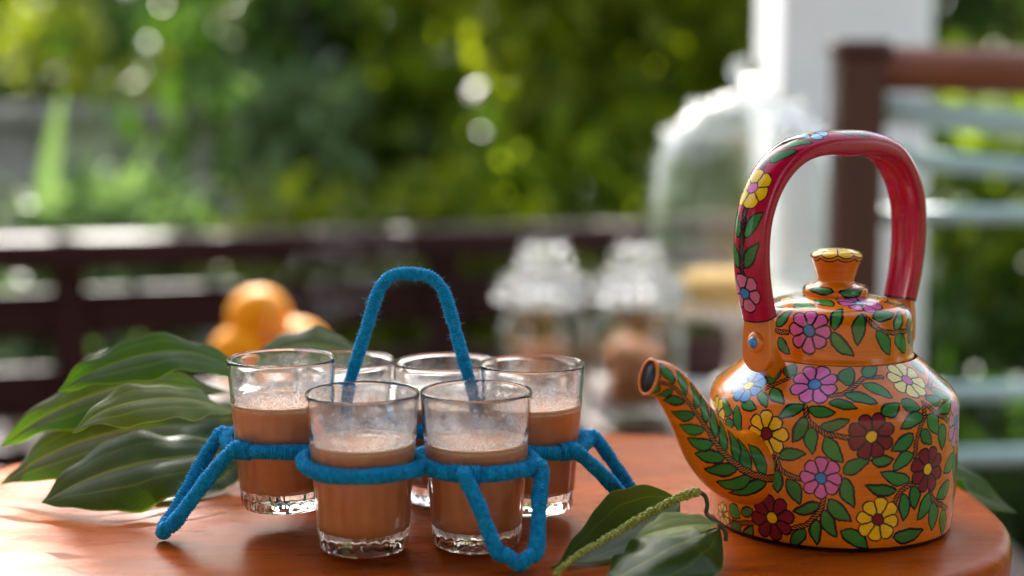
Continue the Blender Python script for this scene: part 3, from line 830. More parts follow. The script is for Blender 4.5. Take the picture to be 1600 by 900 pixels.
# leaning dark tree
tr = thing('leaning_tree', 'dark leaning tree trunk with drooping dark leaves left of centre', 'tree', (-.50, 5.3, -.78))
link('trunk', tube('trunk', [(.10, 0, -.05), (.02, 0, .5), (-.08, .02, .95), (-.22, .05, 1.35), (-.42, .1, 1.85), (-.55, .15, 2.5)], lambda s: .13 - .05 * s, 14, 30), MAT['bark'], tr)
for (p, q, w) in (((-.28, .06, 1.5), (.35, -.2, 2.1), .045), ((-.42, .1, 1.85), (-1.0, -.1, 2.2), .05), ((-.2, .05, 1.3), (-.55, -.25, 1.55), .035)):
    m = tuple((np.array(p) + np.array(q)) / 2 + np.array([0, 0, .1]))
    link('limb', tube('limb', [p, m, q], lambda s, w=w: w * (1 - .6 * s), 9, 12), MAT['bark'], tr)
r_ = np.random.default_rng(21)
C = np.concatenate([r_.normal(0, 1, (420, 3)) * np.array([.26, .22, .24]) + np.array([-.30, -.05, 1.25]),
                    r_.normal(0, 1, (420, 3)) * np.array([.28, .3, .18]) + np.array([-.22, .1, 2.25]),
                    r_.normal(0, 1, (160, 3)) * np.array([.14, .15, .22]) + np.array([.05, -.1, .92])])
link('crown', leaves_mesh('crown', C, r_.uniform(.12, .24, len(C)), r_.normal(0, .4, C.shape) + np.array([.1, -.2, -.5]), 22, droop=.6), MAT['leaf_dark'], tr, smooth=False)

# unseen tree, added so its canopy shades the table except at the left
ct_ = thing('added_shade_tree', 'unseen tall tree with a wide leafy canopy, added to shade the table', 'tree', (2.6, 6.4, -.78))
link('trunk', tube('trunk', [(0, 0, -.05), (.03, 0, 1.2), (-.05, -.1, 2.4), (-.3, -.3, 3.2)], lambda s: .17 - .06 * s, 14, 24), MAT['bark'], ct_)
for q in ((-1.9, -1.2, 3.75), (-1.2, -.6, 4.2), (-2.6, -.9, 3.5), (.6, -.5, 4.0)):
    q = np.array(q) + np.array([-.40, 0, .2]); p = np.array([-.12, -.15, 2.9])
    link('limb', tube('limb', [tuple(p), tuple((p + q) / 2 + np.array([0, 0, .18])), tuple(q)], lambda s: .07 * (1 - .7 * s), 9, 16), MAT['bark'], ct_)
rc = np.random.default_rng(77)
cen = np.array([(-2.80, -1.2, 3.74), (-2.76, -1.25, 3.45), (-2.55, -1.25, 3.72), (-2.05, -1.35, 3.80), (-1.5, -1.2, 3.85), (-2.3, -1.0, 3.45), (-1.8, -1.0, 3.45), (-2.2, -1.1, 4.2), (-1.55, -.9, 4.2), (-.8, -.9, 3.9), (-1.0, -.7, 4.4), (0, -.5, 4.2)]) + np.array([-.50, 0, .26])
kk = rc.integers(0, len(cen), 4600)
dd = rc.normal(0, 1, (4600, 3)); dd /= np.linalg.norm(dd, axis=1)[:, None]
Cc = cen[kk] + dd * (rc.uniform(0, 1, (4600, 1)) ** .45) * np.array([.42, .5, .34])
link('crown', leaves_mesh('crown', Cc, rc.uniform(.15, .27, 4600), dd * .6, 78, width=.5), MAT['leaf_mid'], ct_, smooth=False)

# broadleaf bushes centre and right
BL = 'broadleaf bushes behind the balustrade'
bush('broadleaf_bush', 'fresh green young bush with bright leaves beside the leaning trunk', 'bush', (-.66, 4.35, .08), (.20, .2, .30), 240, .13, MAT['leaf_fresh'], 31, 7, BL)
bush('broadleaf_bush', 'yellow green broadleaf bush right of the leaning trunk', 'bush', (-.12, 5.2, .42), (.42, .4, .62), 340, .20, MAT['leaf_bright'], 32, 12, BL, width=.5)
bush('broadleaf_bush', 'yellow green broadleaf bush high in the middle of the garden', 'bush', (.05, 5.6, .80), (.52, .4, .30), 280, .20, MAT['leaf_bright'], 33, 10, BL, width=.5)
bush('broadleaf_bush', 'dense olive broadleaf bush left of the white column', 'bush', (.55, 5.3, .48), (.45, .4, .55), 380, .19, MAT['leaf_bright'], 34, 12, BL, width=.5)
bush('broadleaf_bush', 'yellow tipped broadleaf bush touching the white column', 'bush', (.86, 5.7, .85), (.42, .4, .32), 260, .18, MAT['leaf_bright'], 35, 9, BL)
bush('broadleaf_bush', 'broadleaf bush low behind the middle of the balustrade', 'bush', (.30, 4.7, -.10), (.75, .35, .36), 460, .17, MAT['leaf_mid'], 36, 14, BL, width=.5)
bush('broadleaf_bush', 'dark broadleaf bush behind the fresh green young bush', 'bush', (-.38, 5.0, -.05), (.42, .3, .42), 520, .17, MAT['leaf_mid'], 37, 12, BL, width=.5)
# right of the column, beyond the stair railing
RB = 'bushes beyond the stair railing'
bush('garden_bush', 'mid green bush beyond the stair railing, just under the handrail', 'bush', (1.55, 4.3, .02), (.50, .4, .45), 760, .13, MAT['leaf_mid'], 41, 12, RB)
bush('garden_bush', 'fresh green bush beyond the lower teal rail at far right', 'bush', (2.0, 5.2, -.02), (.75, .4, .50), 800, .15, MAT['leaf_fresh'], 42, 12, RB)
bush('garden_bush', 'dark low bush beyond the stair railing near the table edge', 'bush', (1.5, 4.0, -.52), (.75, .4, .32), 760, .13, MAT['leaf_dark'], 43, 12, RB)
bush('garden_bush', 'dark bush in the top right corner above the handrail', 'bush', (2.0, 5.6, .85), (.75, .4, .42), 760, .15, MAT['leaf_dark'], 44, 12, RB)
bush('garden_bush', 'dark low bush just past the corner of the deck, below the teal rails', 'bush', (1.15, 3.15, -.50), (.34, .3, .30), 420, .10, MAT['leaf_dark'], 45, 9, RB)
bush('garden_bush', 'mid green low bush right of the one at the corner of the deck', 'bush', (1.85, 3.3, -.46), (.42, .3, .34), 460, .11, MAT['leaf_mid'], 46, 9, RB)
# low planting just beyond the balustrade, seen through its gaps
LP = 'low plants just beyond the balustrade'
for i, (x, y, m, lab) in enumerate(((-1.75, 3.6, 'leaf_fresh', 'low fresh green plant beyond the balustrade at the left edge'), (-1.15, 3.9, 'leaf_fresh', 'low light green plant beyond the balustrade left of the oranges'), (-.60, 4.0, 'leaf_bright', 'low yellow green plant beyond the balustrade behind the oranges'), (.0, 4.2, 'leaf_bright', 'low yellow green plant seen through the gap left of the jars'), (.55, 4.35, 'leaf_mid', 'low mid green plant beyond the balustrade behind the jars'))):
    bush('low_plant', lab, 'plant', (x, y, -.36), (.40, .22, .42), 460, .12, MAT[m], 51 + i, 9, LP, stems=3)
# strap leaved plants in front of the wall
def strap_plant(label, loc, n, h, seed):
    r = np.random.default_rng(seed); t = thing('strap_leaf_plant', label, 'plant', (loc[0], loc[1], -.78), 0, 'strap leaved plants before the wall')
    for i in range(n):
        a = r.uniform(0, 2 * pi); ln = h * r.uniform(.75, 1.1); lean = r.uniform(.12, .55)
        s = np.linspace(0, 1, 9)
        path = np.stack([cos(a) * ln * lean * s ** 1.6, sin(a) * ln * lean * s ** 1.6, ln * (s - .28 * lean * s ** 3)], -1)
        side = np.array([-sin(a), cos(a), 0]); w = .034 * np.sin(pi * (s * .86 + .12)) ** .7
        out = np.array([cos(a), sin(a), .3])
        V = np.stack([path - side * w[:, None] + out * w[:, None] * .3, path, path + side * w[:, None] + out * w[:, None] * .3], 1)
        link('blade', grid_mesh('blade', V), MAT['leaf_fresh'], t)
strap_plant('bright strap leaved plant in front of the garden wall at the left edge', (-1.42, 4.1), 16, 1.12, 61)
strap_plant('bright strap leaved plant before the wall, right of the other strap plant', (-1.06, 4.2), 13, .98, 62)
strap_plant('short strap leaved plant just left of the fresh green bush', (-.80, 4.3), 9, .80, 63)

# ================================================================== SIDE COUNTER, ORANGES, JARS
ct = thing('serving_counter', 'dark low wooden counter standing behind the round table', 'counter', (-.045, 2.22, DECK))
b = MB(); b.box((-.525, -.30, .245), (.525, .30, .275), .004); link('counter_top', b.mesh('counter_top'), MAT['newel'], ct, smooth=False)
b = MB(); b.box((-.028, -.028, 0), (.028, .028, .245), .003); lm = b.mesh('leg')
for x in (-.47, .47):
    for y in (-.25, .25):
        l = link('leg', lm, MAT['newel'], ct, smooth=False); l.location = (x, y, 0)
CT = DECK + .275

bo = thing('fruit_bowl', 'grey ceramic bowl holding the oranges behind the leaves', 'bowl', (-.335, 2.08, CT))
link('bowl_wall', lathe('bowl_wall', [(0, .002), (.045, 0), (.048, .004), (.06, .02), (.095, .045), (.112, .075), (.115, .077), (.113, .079), (.108, .075), (.09, .046), (.055, .024), (0, .016)], 48), MAT['bowl'], bo)
def orange(label, p, r):
    t = thing('orange', label, 'orange', p, rng.uniform(0, 6), 'oranges in the bowl')
    pr = [(0, -r * .95)] + [(r * cos(a), r * .965 * sin(a)) for a in np.linspace(-pi / 2 + .12, pi / 2 - .16, 18)] + [(r * .06, r * .935), (0, r * .92)]
    link('peel', lathe('peel', pr, 28), MAT['orange_fruit'], t)
    link('stem_button', lathe('stem_button', [(0, r * .91), (r * .09, r * .925), (r * .075, r * .96), (0, r * .965)], 8), MAT['stem'], t)
orange('topmost orange resting on the others in the bowl', (-.372, 2.07, -.040), .047)
orange('orange at the right side of the bowl, below the top one', (-.310, 2.05, -.084), .045)
orange('orange at the left side of the bowl, below the top one', (-.396, 2.04, -.090), .043)
orange('orange at the back of the bowl, hidden behind the top one', (-.343, 2.14, -.092), .044)

def facet(n, a): return lambda T, I, R: R * (1 - a * np.abs(np.sin(T * n / 2)))
def jar(label, x, y, s, lab2, seed):
    t = thing('glass_jar', label, 'jar', (x, y, CT), 0, 'cut glass jars on the counter')
    body = [(0, .002), (.052, 0), (.060, .006), (.066, .03), (.068, .09), (.067, .135), (.058, .156), (.055, .162), (.058, .166), (.055, .168), (.051, .163), (.054, .154), (.0625, .133), (.0635, .09), (.062, .03), (.055, .014), (0, .012)]
    lid = [(.059, .1695), (.063, .169), (.065, .175), (.061, .190), (.047, .205), (.029, .214), (.0, .2165), (.0, .2125), (.027, .2105), (.043, .202), (.056, .188), (.0605, .175), (.059, .1695)]
    kn = [(0, .215), (.014, .216), (.018, .220), (.024, .227), (.026, .236), (.022, .245), (.012, .251), (0, .252)]
    sc = lambda P: [(r * s, z * s) for r, z in P]
    link('jar_body', lathe('jar_body', sc(body), 40, mod=facet(20, .03)), MAT['jar_glass'], t, smooth=False)
    link('jar_lid', lathe('jar_lid', sc(lid), 56, mod=facet(28, .05)), MAT['jar_glass'], t, smooth=False)
    link('jar_knob', lathe('jar_knob', sc(kn), 36, mod=facet(18, .12)), MAT['jar_glass'], t, smooth=False)
    bd = MB()
    b8 = lathe('b', [(0, -.0085), (.006, -.006), (.0085, 0), (.006, .006), (0, .0085)], 8)
    bv_ = np.array([v.co[:] for v in b8.vertices]); bf_ = [tuple(p.vertices) for p in b8.polygons]; bpy.data.meshes.remove(b8)
    for (rr, zz, nn, sc_) in ((.066, .181, 22, 1), (.056, .199, 18, 1), (.038, .213, 12, 1.05), (.034, .232, 10, .9), (.026, .250, 8, .8)):
        for k in range(nn):
            a = 2 * pi * (k + .5 * (nn % 4 == 2)) / nn; bd.add((bv_ * sc_ + np.array([rr * cos(a), rr * sin(a), zz])) * s, bf_)
    tag(link('lid_sparkle_beads', bd.mesh('lid_sparkle_beads'), MAT['jar_glass'], t, smooth=False), kind='stuff')  # beads added so the lids break into small bright sparkles
    r = np.random.default_rng(seed)
    pl = MB()
    bs = lathe('b', [(0, 0), (.024, 0), (.028, .004), (.027, .009), (.018, .012), (0, .013)], 12)
    vv = np.array([v.co[:] for v in bs.vertices]); ff = [tuple(p.vertices) for p in bs.polygons]
    for k in range(26):
        a, b_ = r.uniform(0, 6.28), r.uniform(-.5, .5)
        z = .016 + (k // 4) * .014; q = r.uniform(.006, .030); an = r.uniform(0, 6.28)
        Rm = np.array([[1, 0, 0], [0, cos(b_), -sin(b_)], [0, sin(b_), cos(b_)]])
        V = vv @ Rm.T + np.array([q * cos(an), q * sin(an), z])
        V[:, 2] = np.maximum(V[:, 2], .0135)
        rr = np.hypot(V[:, 0], V[:, 1]); f = np.minimum(1, .052 / np.maximum(rr, 1e-6)); V[:, :2] *= f[:, None]
        pl.add(V * s, ff)
    bm_ = link('biscuits', pl.mesh('biscuits'), MAT['biscuit']); bm_.location = (x, y, CT)
    tag(bm_, lab2, 'biscuits', 'biscuits inside the jars', 'stuff')
    bpy.data.meshes.remove(bs)
jar('left cut glass jar with knobbed lid, half full of brown biscuits', .050, 2.20, 1.12, 'brown biscuits filling the left glass jar', 71)
jar('right cut glass jar with knobbed lid, next to the big glass dome', .200, 2.24, 1.10, 'reddish brown biscuits filling the right glass jar', 72)

cs = thing('cake_dome', 'tall clear glass dome with cut glass rim on a white cake stand', 'glass dome', (.390, 2.40, CT), 0)
link('cake_stand', lathe('cake_stand', [(0, 0), (.075, 0), (.078, .006), (.055, .018), (.022, .04), (.018, .09), (.026, .125), (.13, .148), (.170, .152), (.172, .158), (.169, .160), (.11, .157), (0, .156)], 48), MAT['cup'], cs)
dome = [(.160, .1605), (.166, .1605), (.167, .166), (.163, .18), (.163, .32), (.156, .39), (.132, .452), (.088, .495), (.035, .515), (0, .519)]
inner = [(0, .515), (.034, .511), (.086, .491), (.129, .449), (.1525, .389), (.1595, .32), (.1595, .18), (.160, .1605)]
link('dome', lathe('dome', dome + inner, 72, mod=lambda T, I, R: R * (1 + .016 * np.cos(T * 24))), MAT['dome_glass'], cs)
link('dome_knob', lathe('dome_knob', [(0, .519), (.016, .520), (.012, .528), (.024, .540), (.030, .553), (.026, .566), (.012, .574), (0, .575)], 20, mod=facet(10, .1)), MAT['jar_glass'], cs, smooth=False)
bd = MB()
bs = lathe('b', [(0, -.0065), (.0045, -.0046), (.0065, 0), (.0045, .0046), (0, .0065)], 8)
vv = np.array([v.co[:] for v in bs.vertices]); ff = [tuple(p.vertices) for p in bs.polygons]
for (rr, zz, nn) in ((.1705, .172, 56), (.135, .453, 36), (.091, .499, 26)):
    for k in range(nn):
        a = 2 * pi * k / nn; bd.add(vv + np.array([rr * cos(a), rr * sin(a), zz]), ff)
tag(link('glass_beads', bd.mesh('glass_beads'), MAT['jar_glass'], cs), kind='stuff')
bpy.data.meshes.remove(bs)
ck = thing('sponge_cake', 'golden round sponge cake under the tall glass dome', 'cake', (.355, 2.375, CT + .157))
link('cake_body', lathe('cake_body', [(0, .0), (.070, 0), (.076, .008), (.078, .034), (.073, .048), (.06, .055), (.03, .059), (0, .060)], 40, mod=lambda T, I, R: R * (1 + .01 * np.sin(T * 9) + .006 * np.sin(T * 23))), MAT['cake'], ck)
cp = thing('white_cup', 'white ceramic cup on the counter between jar and kettle', 'cup', (.262, 2.02, CT))
link('cup_wall', lathe('cup_wall', [(0, .003), (.024, 0), (.027, .004), (.034, .04), (.040, .092), (.041, .094), (.038, .094), (.032, .04), (.024, .008), (0, .007)], 32), MAT['cup'], cp)
link('handle', tube('handle', [(.036, 0, .075), (.062, 0, .072), (.066, 0, .045), (.034, 0, .03)], .0045, 8, 20), MAT['cup'], cp)

# ================================================================== ROUND TABLE
TX, TY, TA, TB, TN = -.04, .93, .36, .22, 2.5            # an oval top with full, rounded ends
def rim(T): return (np.abs(np.cos(T) / TA) ** TN + np.abs(np.sin(T) / TB) ** TN) ** (-1 / TN)
def on_table(x, y): return (abs((x - TX) / (TA + .004)) ** TN + abs((y - TY) / (TB + .004)) ** TN) < 1
tb = thing('oval_table', 'oval red brown varnished wooden table carrying kettle and glasses', 'table', (TX, TY, DECK))
tz = -DECK
tprof = [(0, tz), (.3, tz), (.6, tz), (.85, tz), (-.010, tz), (-.004, tz - .0012), (-.0008, tz - .0045), (-.00001, tz - .010), (-.0006, tz - .024), (-.003, tz - .030), (-.008, tz - .033), (-.03, tz - .034), (0, tz - .034)]
tfr = np.array([p[0] for p in tprof])
link('tabletop', lathe('tabletop', tprof, 200, mod=lambda T, I, R: np.where(tfr[I] >= 0, tfr[I] * rim(T), rim(T) + tfr[I])), MAT['table'], tb)
def cab_leg(ang):
    C = [(q - .284 + float(rim(np.array(ang))), 0, z) for q, _, z in [(.235, 0, tz - .036), (.285, 0, tz - .044), (.309, 0, tz - .066), (.300, 0, tz - .12), (.262, 0, tz - .20), (.235, 0, tz - .32), (.245, 0, tz - .42), (.27, 0, .012)]]; dq = C[0][0] - .235
    me = tube('leg', C, lambda s: .030 - .014 * s if s > .25 else .020 + .0265 * (s / .25) ** .7 * 1.0 - (.0198 * max(0, s - .12) / .13), 18, 60)
    l = link('leg', me, MAT['table_leg'], tb); l.rotation_euler = (0, 0, ang)
    # carved dark grooves on the knee
    gv = MB()
    for j, (dz, dy) in enumerate(((-.004, -.010), (.003, .002), (.010, .012))):
        t_ = tube('g', [(.318 + dq, -.022 + dy, tz - .058 + dz), (.333 + dq, -.006 + dy, tz - .050 + dz), (.330 + dq, .010 + dy, tz - .042 + dz)], lambda s: .0022 * sin(pi * min(.98, max(.02, s))) + .0004, 6, 14)
        gv.add([v.co[:] for v in t_.vertices], [tuple(p.vertices) for p in t_.polygons]); bpy.data.meshes.remove(t_)
    link('carving', gv.mesh('carving'), MAT['bark'], l)
for a in (-22, 22, 158, 202): cab_leg(radians(a))

# ================================================================== KETTLE
KX, KY = .2050, .894
kt = thing('kettle', 'orange tea kettle painted with flowers and leaves, red arched handle', 'kettle', (KX, KY, .0005))
BODY = [(.0735, .0), (.0750, .0015), (.0757, .004), (.0765, .012), (.0773, .03), (.0776, .05), (.0777, .0750), (.0770, .0812), (.0750, .0860), (.0721, .0892), (.066, .0945), (.056, .1035), (.051, .1075)]
LID = [(.0490, .1065), (.0497, .108), (.0490, .1095), (.0484, .112), (.0480, .128), (.0474, .133), (.0455, .137), (.042, .1395), (.035, .1420), (.026, .1440), (.0190, .1450)]
def prof_fns(prof):
    p = np.array(prof); seg = np.r_[0, np.cumsum(np.hypot(*np.diff(p, axis=0).T))]
    return seg[-1], (lambda v: np.interp(v, seg, p[:, 0]))
def densify(prof, k=4):
    """same arc lengths, more rings: rounded by Catmull-Rom"""
    P, _ = smooth_path([(a, b) for a, b in prof], len(prof) * k)
    return [tuple(q) for q in P]
def paint_pot(prof, flowers, leaves, ropes, W, H, name, band=None):
    L, rf = prof_fns(prof)
    cv = Canvas(W, H, 2 * pi, L, PC['orange'], rf)
    if band: cv.band(*band)
    for off in (0, pi):
        for r in ropes:
            cv.rope([(a + pi + off, v) for a, v in r], .0035)
        for (a, v, b, w, wd) in leaves: cv.leaf(a + pi + off, v, b + pi + off, w, wd)
        for (a, v, R, p, c) in flowers:
            if off and a > -.35 or off and a < -2.85: continue
            cv.flower(a + pi + off, v, R, p, c)
    return cv
cv = paint_pot(BODY, BODY_FLOWERS, BODY_LEAVES, BODY_ROPES, 3072, 768, 'body')
cv.band(0, .0032, 'ink')
MAT['kettle_body'] = image_mat('painted_enamel_body', cv.image('body_paint'), .20, .5)
cv = paint_pot(LID, LID_FLOWERS, LID_LEAVES, LID_ROPES, 2048, 448, 'lid')
MAT['kettle_lid'] = image_mat('painted_enamel_lid', cv.image('lid_paint'), .18, .5)
MAT['kettle_orange'] = simple('orange_enamel', PC['orange'], .2, .1, 60, coat=.5, bumps=.06, bscale=120)
MAT['rivet_blue'] = simple('blue_enamel_dot', PC['blue'], .2, .1, 60, coat=.5)
MAT['pot_inside'] = simple('dark_kettle_inside', (.03, .028, .035), .45, .2, 50, metal=.5)
link('body', lathe('body', densify(BODY, 4), 160, seamed=True, uv=True, mod=lambda T, I, R: R + np.where(I > 6, .00012, 0) * (np.sin(3 * T + I * .13) + np.sin(5 * T - I * .21 + 1) + .7 * np.sin(8 * T + I * .31))), MAT['kettle_body'], kt)
link('base_disc', lathe('base_disc', [(.0735, .0003), (.0, .0006)], 64), MAT['pot_inside'], kt)
lid = link('lid', lathe('lid', densify(LID, 4), 144, seamed=True, uv=True), MAT['kettle_lid'], kt)
# knob on the lid: two painted leaves on its collar, a yellow flower on top
KN = [(.0200, .1445), (.0206, .1462), (.0203, .1490), (.0185, .1508), (.0135, .1520), (.0116, .1535), (.0117, .1560), (.0130, .1605), (.0148, .1655), (.0158, .1678), (.0163, .1690), (.0160, .1704), (.0145, .1718), (.0110, .1733), (.0060, .1742), (.0002, .1745)]
L, rf = prof_fns(KN)
cv = Canvas(1024, 512, 2 * pi, L, PC['orange'], rf)
for k in range(6):
    a = -1.75 + pi + k * pi / 3
    cv.leaf(a + .08, .0042, a + .86, .0048, .0058) if k % 2 == 0 else cv.leaf(a + .92, .0046, a + .14, .0046, .0058)
seg = np.r_[0, np.cumsum(np.hypot(*np.diff(np.array(KN), axis=0).T))]
s_rim, s_end = seg[10], seg[-1]
U, V = np.meshgrid((np.arange(1024) + .5) / 1024 * 2 * pi, (np.arange(512) + .5) / 512 * L)
np_ = 9; da = np.abs(((U * np_ / (2 * pi)) % 1) - .5) * 2      # 0 at petal centre, 1 at its side
edge = s_rim + .0004 + .0022 * da ** 2.4
sl = lambda d: np.clip(.5 - d / (L / 512), 0, 1)
def lay(mask, col): cv.c[:] = cv.c * (1 - mask[..., None]) + np.array(PC[col]) * mask[..., None]
lay(sl((edge - .0030) - V) * sl(V - (edge - .0021)), 'ink')
lay(sl((edge - .0006) - V), 'ink')
lay(sl((edge + .0003) - V) * sl((.00042 - (1 - da) * (s_end - V + .001) * pi / np_)) * sl(V - (s_end - .0035)), 'yellow')
lay(sl((s_end - .0027) - V), 'pink')
MAT['kettle_knob'] = image_mat('painted_enamel_knob', cv.image('knob_paint'), .15, .5)
link('knob', lathe('knob', densify(KN, 3), 72, seamed=True, uv=True), MAT['kettle_knob'], lid)

# plane of spout and handle
AL = radians(38)
D2 = np.array([cos(AL), sin(AL), 0.0]); PV = np.array([sin(AL), -cos(AL), 0.0]); UPZ = np.array([0, 0, 1.0])
def KP(rho, z, p=0.0): return D2 * rho + UPZ * z + PV * p

# spout
SPC = [(-.061, .0455), (-.0785, .0455), (-.0962, .0512), (-.1133, .0640), (-.1265, .0815), (-.1382, .0962), (-.1495, .1066), (-.1618, .1104)]
SPR = [.0255, .0232, .0200, .0168, .0142, .0122, .0108, .0103]
C2, Ls = smooth_path([(a, b, r) for (a, b), r in zip(SPC, SPR)], 70)
Ls = float(np.linalg.norm(np.diff(C2[:, :2], axis=0), axis=1).sum())
tan = np.gradient(C2[:, :2], axis=0); tan /= np.linalg.norm(tan, axis=1)[:, None]
nor = np.stack([-tan[:, 1], tan[:, 0]], -1)      # in-plane normal
nor[nor[:, 1] < 0] *= -1
m = 64
ph = np.linspace(-pi, pi, m + 1)
V = np.zeros((70, m + 1, 3)); UV = np.zeros((70, m + 1, 2))
for i in range(70):
    lat = .80 - .14 * (i / 69) ** 2
    for j, f in enumerate(ph):
        r = C2[i, 2]
        q = C2[i, :2] + nor[i] * r * sin(f)
        V[i, j] = KP(q[0], q[1], r * lat * cos(f))
        UV[i, j] = (i / 69, (f + pi) / (2 * pi))
cv = Canvas(1024, 768, Ls, 2 * pi, PC['orange'], None, periodic=False)
class SpoutCanvas(Canvas): pass
rs = lambda u: np.interp(u / Ls, np.linspace(0, 1, 8), SPR)
# the spout canvas is drawn in metres along and metres round (mean radius per place)
cs_ = Canvas(1100, 900, Ls, 2 * pi * .0175, PC['orange'], None, periodic=False)
f0 = -.20
vr = lambda f: (f + pi) * .0175
ropeline = [(u, vr(f0 + .10 * sin(u / Ls * 3))) for u in np.linspace(.010, Ls, 12)]
for k in range(10):
    u = .020 + k * .0116
    rr = float(rs(u)); sc = .0175 / rr
    f = f0 + .10 * sin(u / Ls * 3)
    for sg in (1, -1):
        rr = float(rs(u)); big = (rr / .0150) ** .75; ln = .0172 * big; wd = .0072 * big
        cs_.leaf(u + .001 * sg, vr(f) + sg * .0016 * sc, u + ln * .62 + (.003 if sg > 0 else .0), vr(f) + sg * (ln * .80 + .001) * sc, wd * (1 + sc) * .5)
    # the far side of the spout carries the same twig
    for sg in (1, -1):
        fb = f + pi if sg < 0 else f - pi
cs_.rope(ropeline, .0040)
MAT['kettle_spout'] = image_mat('painted_enamel_spout', cs_.image('spout_paint'), .20, .5)
spt = link('spout', grid_mesh('spout', V, uv=UV), MAT['kettle_spout'], kt)
# rolled lip and dark inside
lip = []
for j, f in enumerate(ph[:-1]):
    q = C2[-1, :2] + nor[-1] * (C2[-1, 2] - .0002) * sin(f)
    lip.append(tuple(KP(q[0], q[1], (C2[-1, 2] - .0002) * .66 * cos(f))))
link('lip', tube('lip', lip, .0009, 8, 80, closed=True), MAT['kettle_orange'], spt)
Vi = np.zeros((14, m, 3))
for i in range(14):
    ii = 69 - i * 2
    for j, f in enumerate(ph[:-1]):
        r = C2[ii, 2] - .0011
        q = C2[ii, :2] + nor[ii] * r * sin(f)
        Vi[i, j] = KP(q[0], q[1], r * .66 * cos(f))
link('spout_inside', grid_mesh('spout_inside', Vi, wrap_m=True, caps=True), MAT['pot_inside'], spt)

# handle: red strap, channelled on the inside
HP = [(-.0705, .1365), (-.0765, .157), (-.0790, .180), (-.0760, .2005), (-.0655, .2195), (-.0480, .2332), (-.0250, .2390), (0, .2402), (.0250, .2390), (.0470, .2332), (.0625, .2195), (.0715, .2005), (.0735, .180), (.0715, .157), (.0665, .1365)]
HN = 140
H2, Lh = smooth_path([(a, b) for a, b in HP], HN)
tan = np.gradient(H2, axis=0); tan /= np.linalg.norm(tan, axis=1)[:, None]
on = np.stack([-tan[:, 1], tan[:, 0]], -1)        # outward
on[(on * (H2 - np.array([0, .17]))).sum(1) < 0] *= -1
m = 48
ph = np.linspace(-pi, pi, m + 1)
V = np.zeros((HN, m + 1, 3)); UV = np.zeros((HN, m + 1, 2))
for i in range(HN):
    s = i / (HN - 1); wv = .0124 - .0018 * (abs(s - .5) * 2) ** 2; th = .0084
    top = abs(s - .5) * Lh
    bumpz = .0024 * math.exp(-(top / .017) ** 2)
    for j, f in enumerate(ph):
        c_, s_ = cos(f), sin(f)
        x = wv * (abs(s_) ** .85) * (1 if s_ >= 0 else -1)
        if c_ >= 0: o = th * c_ ** .9
        else:
            a = abs(c_); o = -th * a ** .55 + .62 * th * a ** 3 * (1 - .45 * math.exp(-(top / .02) ** 2)) - bumpz * a ** .6
        q = H2[i] + on[i] * o
        V[i, j] = KP(q[0], q[1], x)
        UV[i, j] = (s, (f + pi) / (2 * pi))
HW = .072
cv = Canvas(2400, 560, Lh, HW, PC['red'], None, periodic=False)
vm = HW / 2
cv.rope([(u, vm) for u in np.linspace(.004, Lh - .004, 30)], .0030, inner='maroon')
seq = []
def hl(u, sg, ln=.0155, w=.0072): cv.leaf(u, vm + sg * .0020, u + ln * .92, vm + sg * .0118, w)
for u in (.033, .050, .093, .106, .145, .160, .215, .230, .262):
    for sg in (1, -1): hl(u, sg)
def fl(u, p, c, R=.0116): cv.flower(u, vm, R, p, c, n=6, rot=.3, t=.0008)
fl(.0185, (.62, .16, .30), 'blue'); fl(.0765, 'yellow', 'pink'); fl(.1300, 'sky', 'yellow'); fl(.187, 'pink', 'yellow'); fl(.246, 'yellow', 'pink'); fl(Lh - .02, (.62, .16, .30), 'blue')
for u0, u1 in ((0, .0011), (Lh - .0011, Lh)):
    cv.c[:, int(u0 / Lh * 2400):max(1, int(u1 / Lh * 2400))] = PC['ink']
MAT['kettle_handle'] = image_mat('painted_red_enamel', cv.image('handle_paint'), .13, .5, .24)
hd = link('handle', grid_mesh('handle', V, uv=UV), MAT['kettle_handle'], kt)
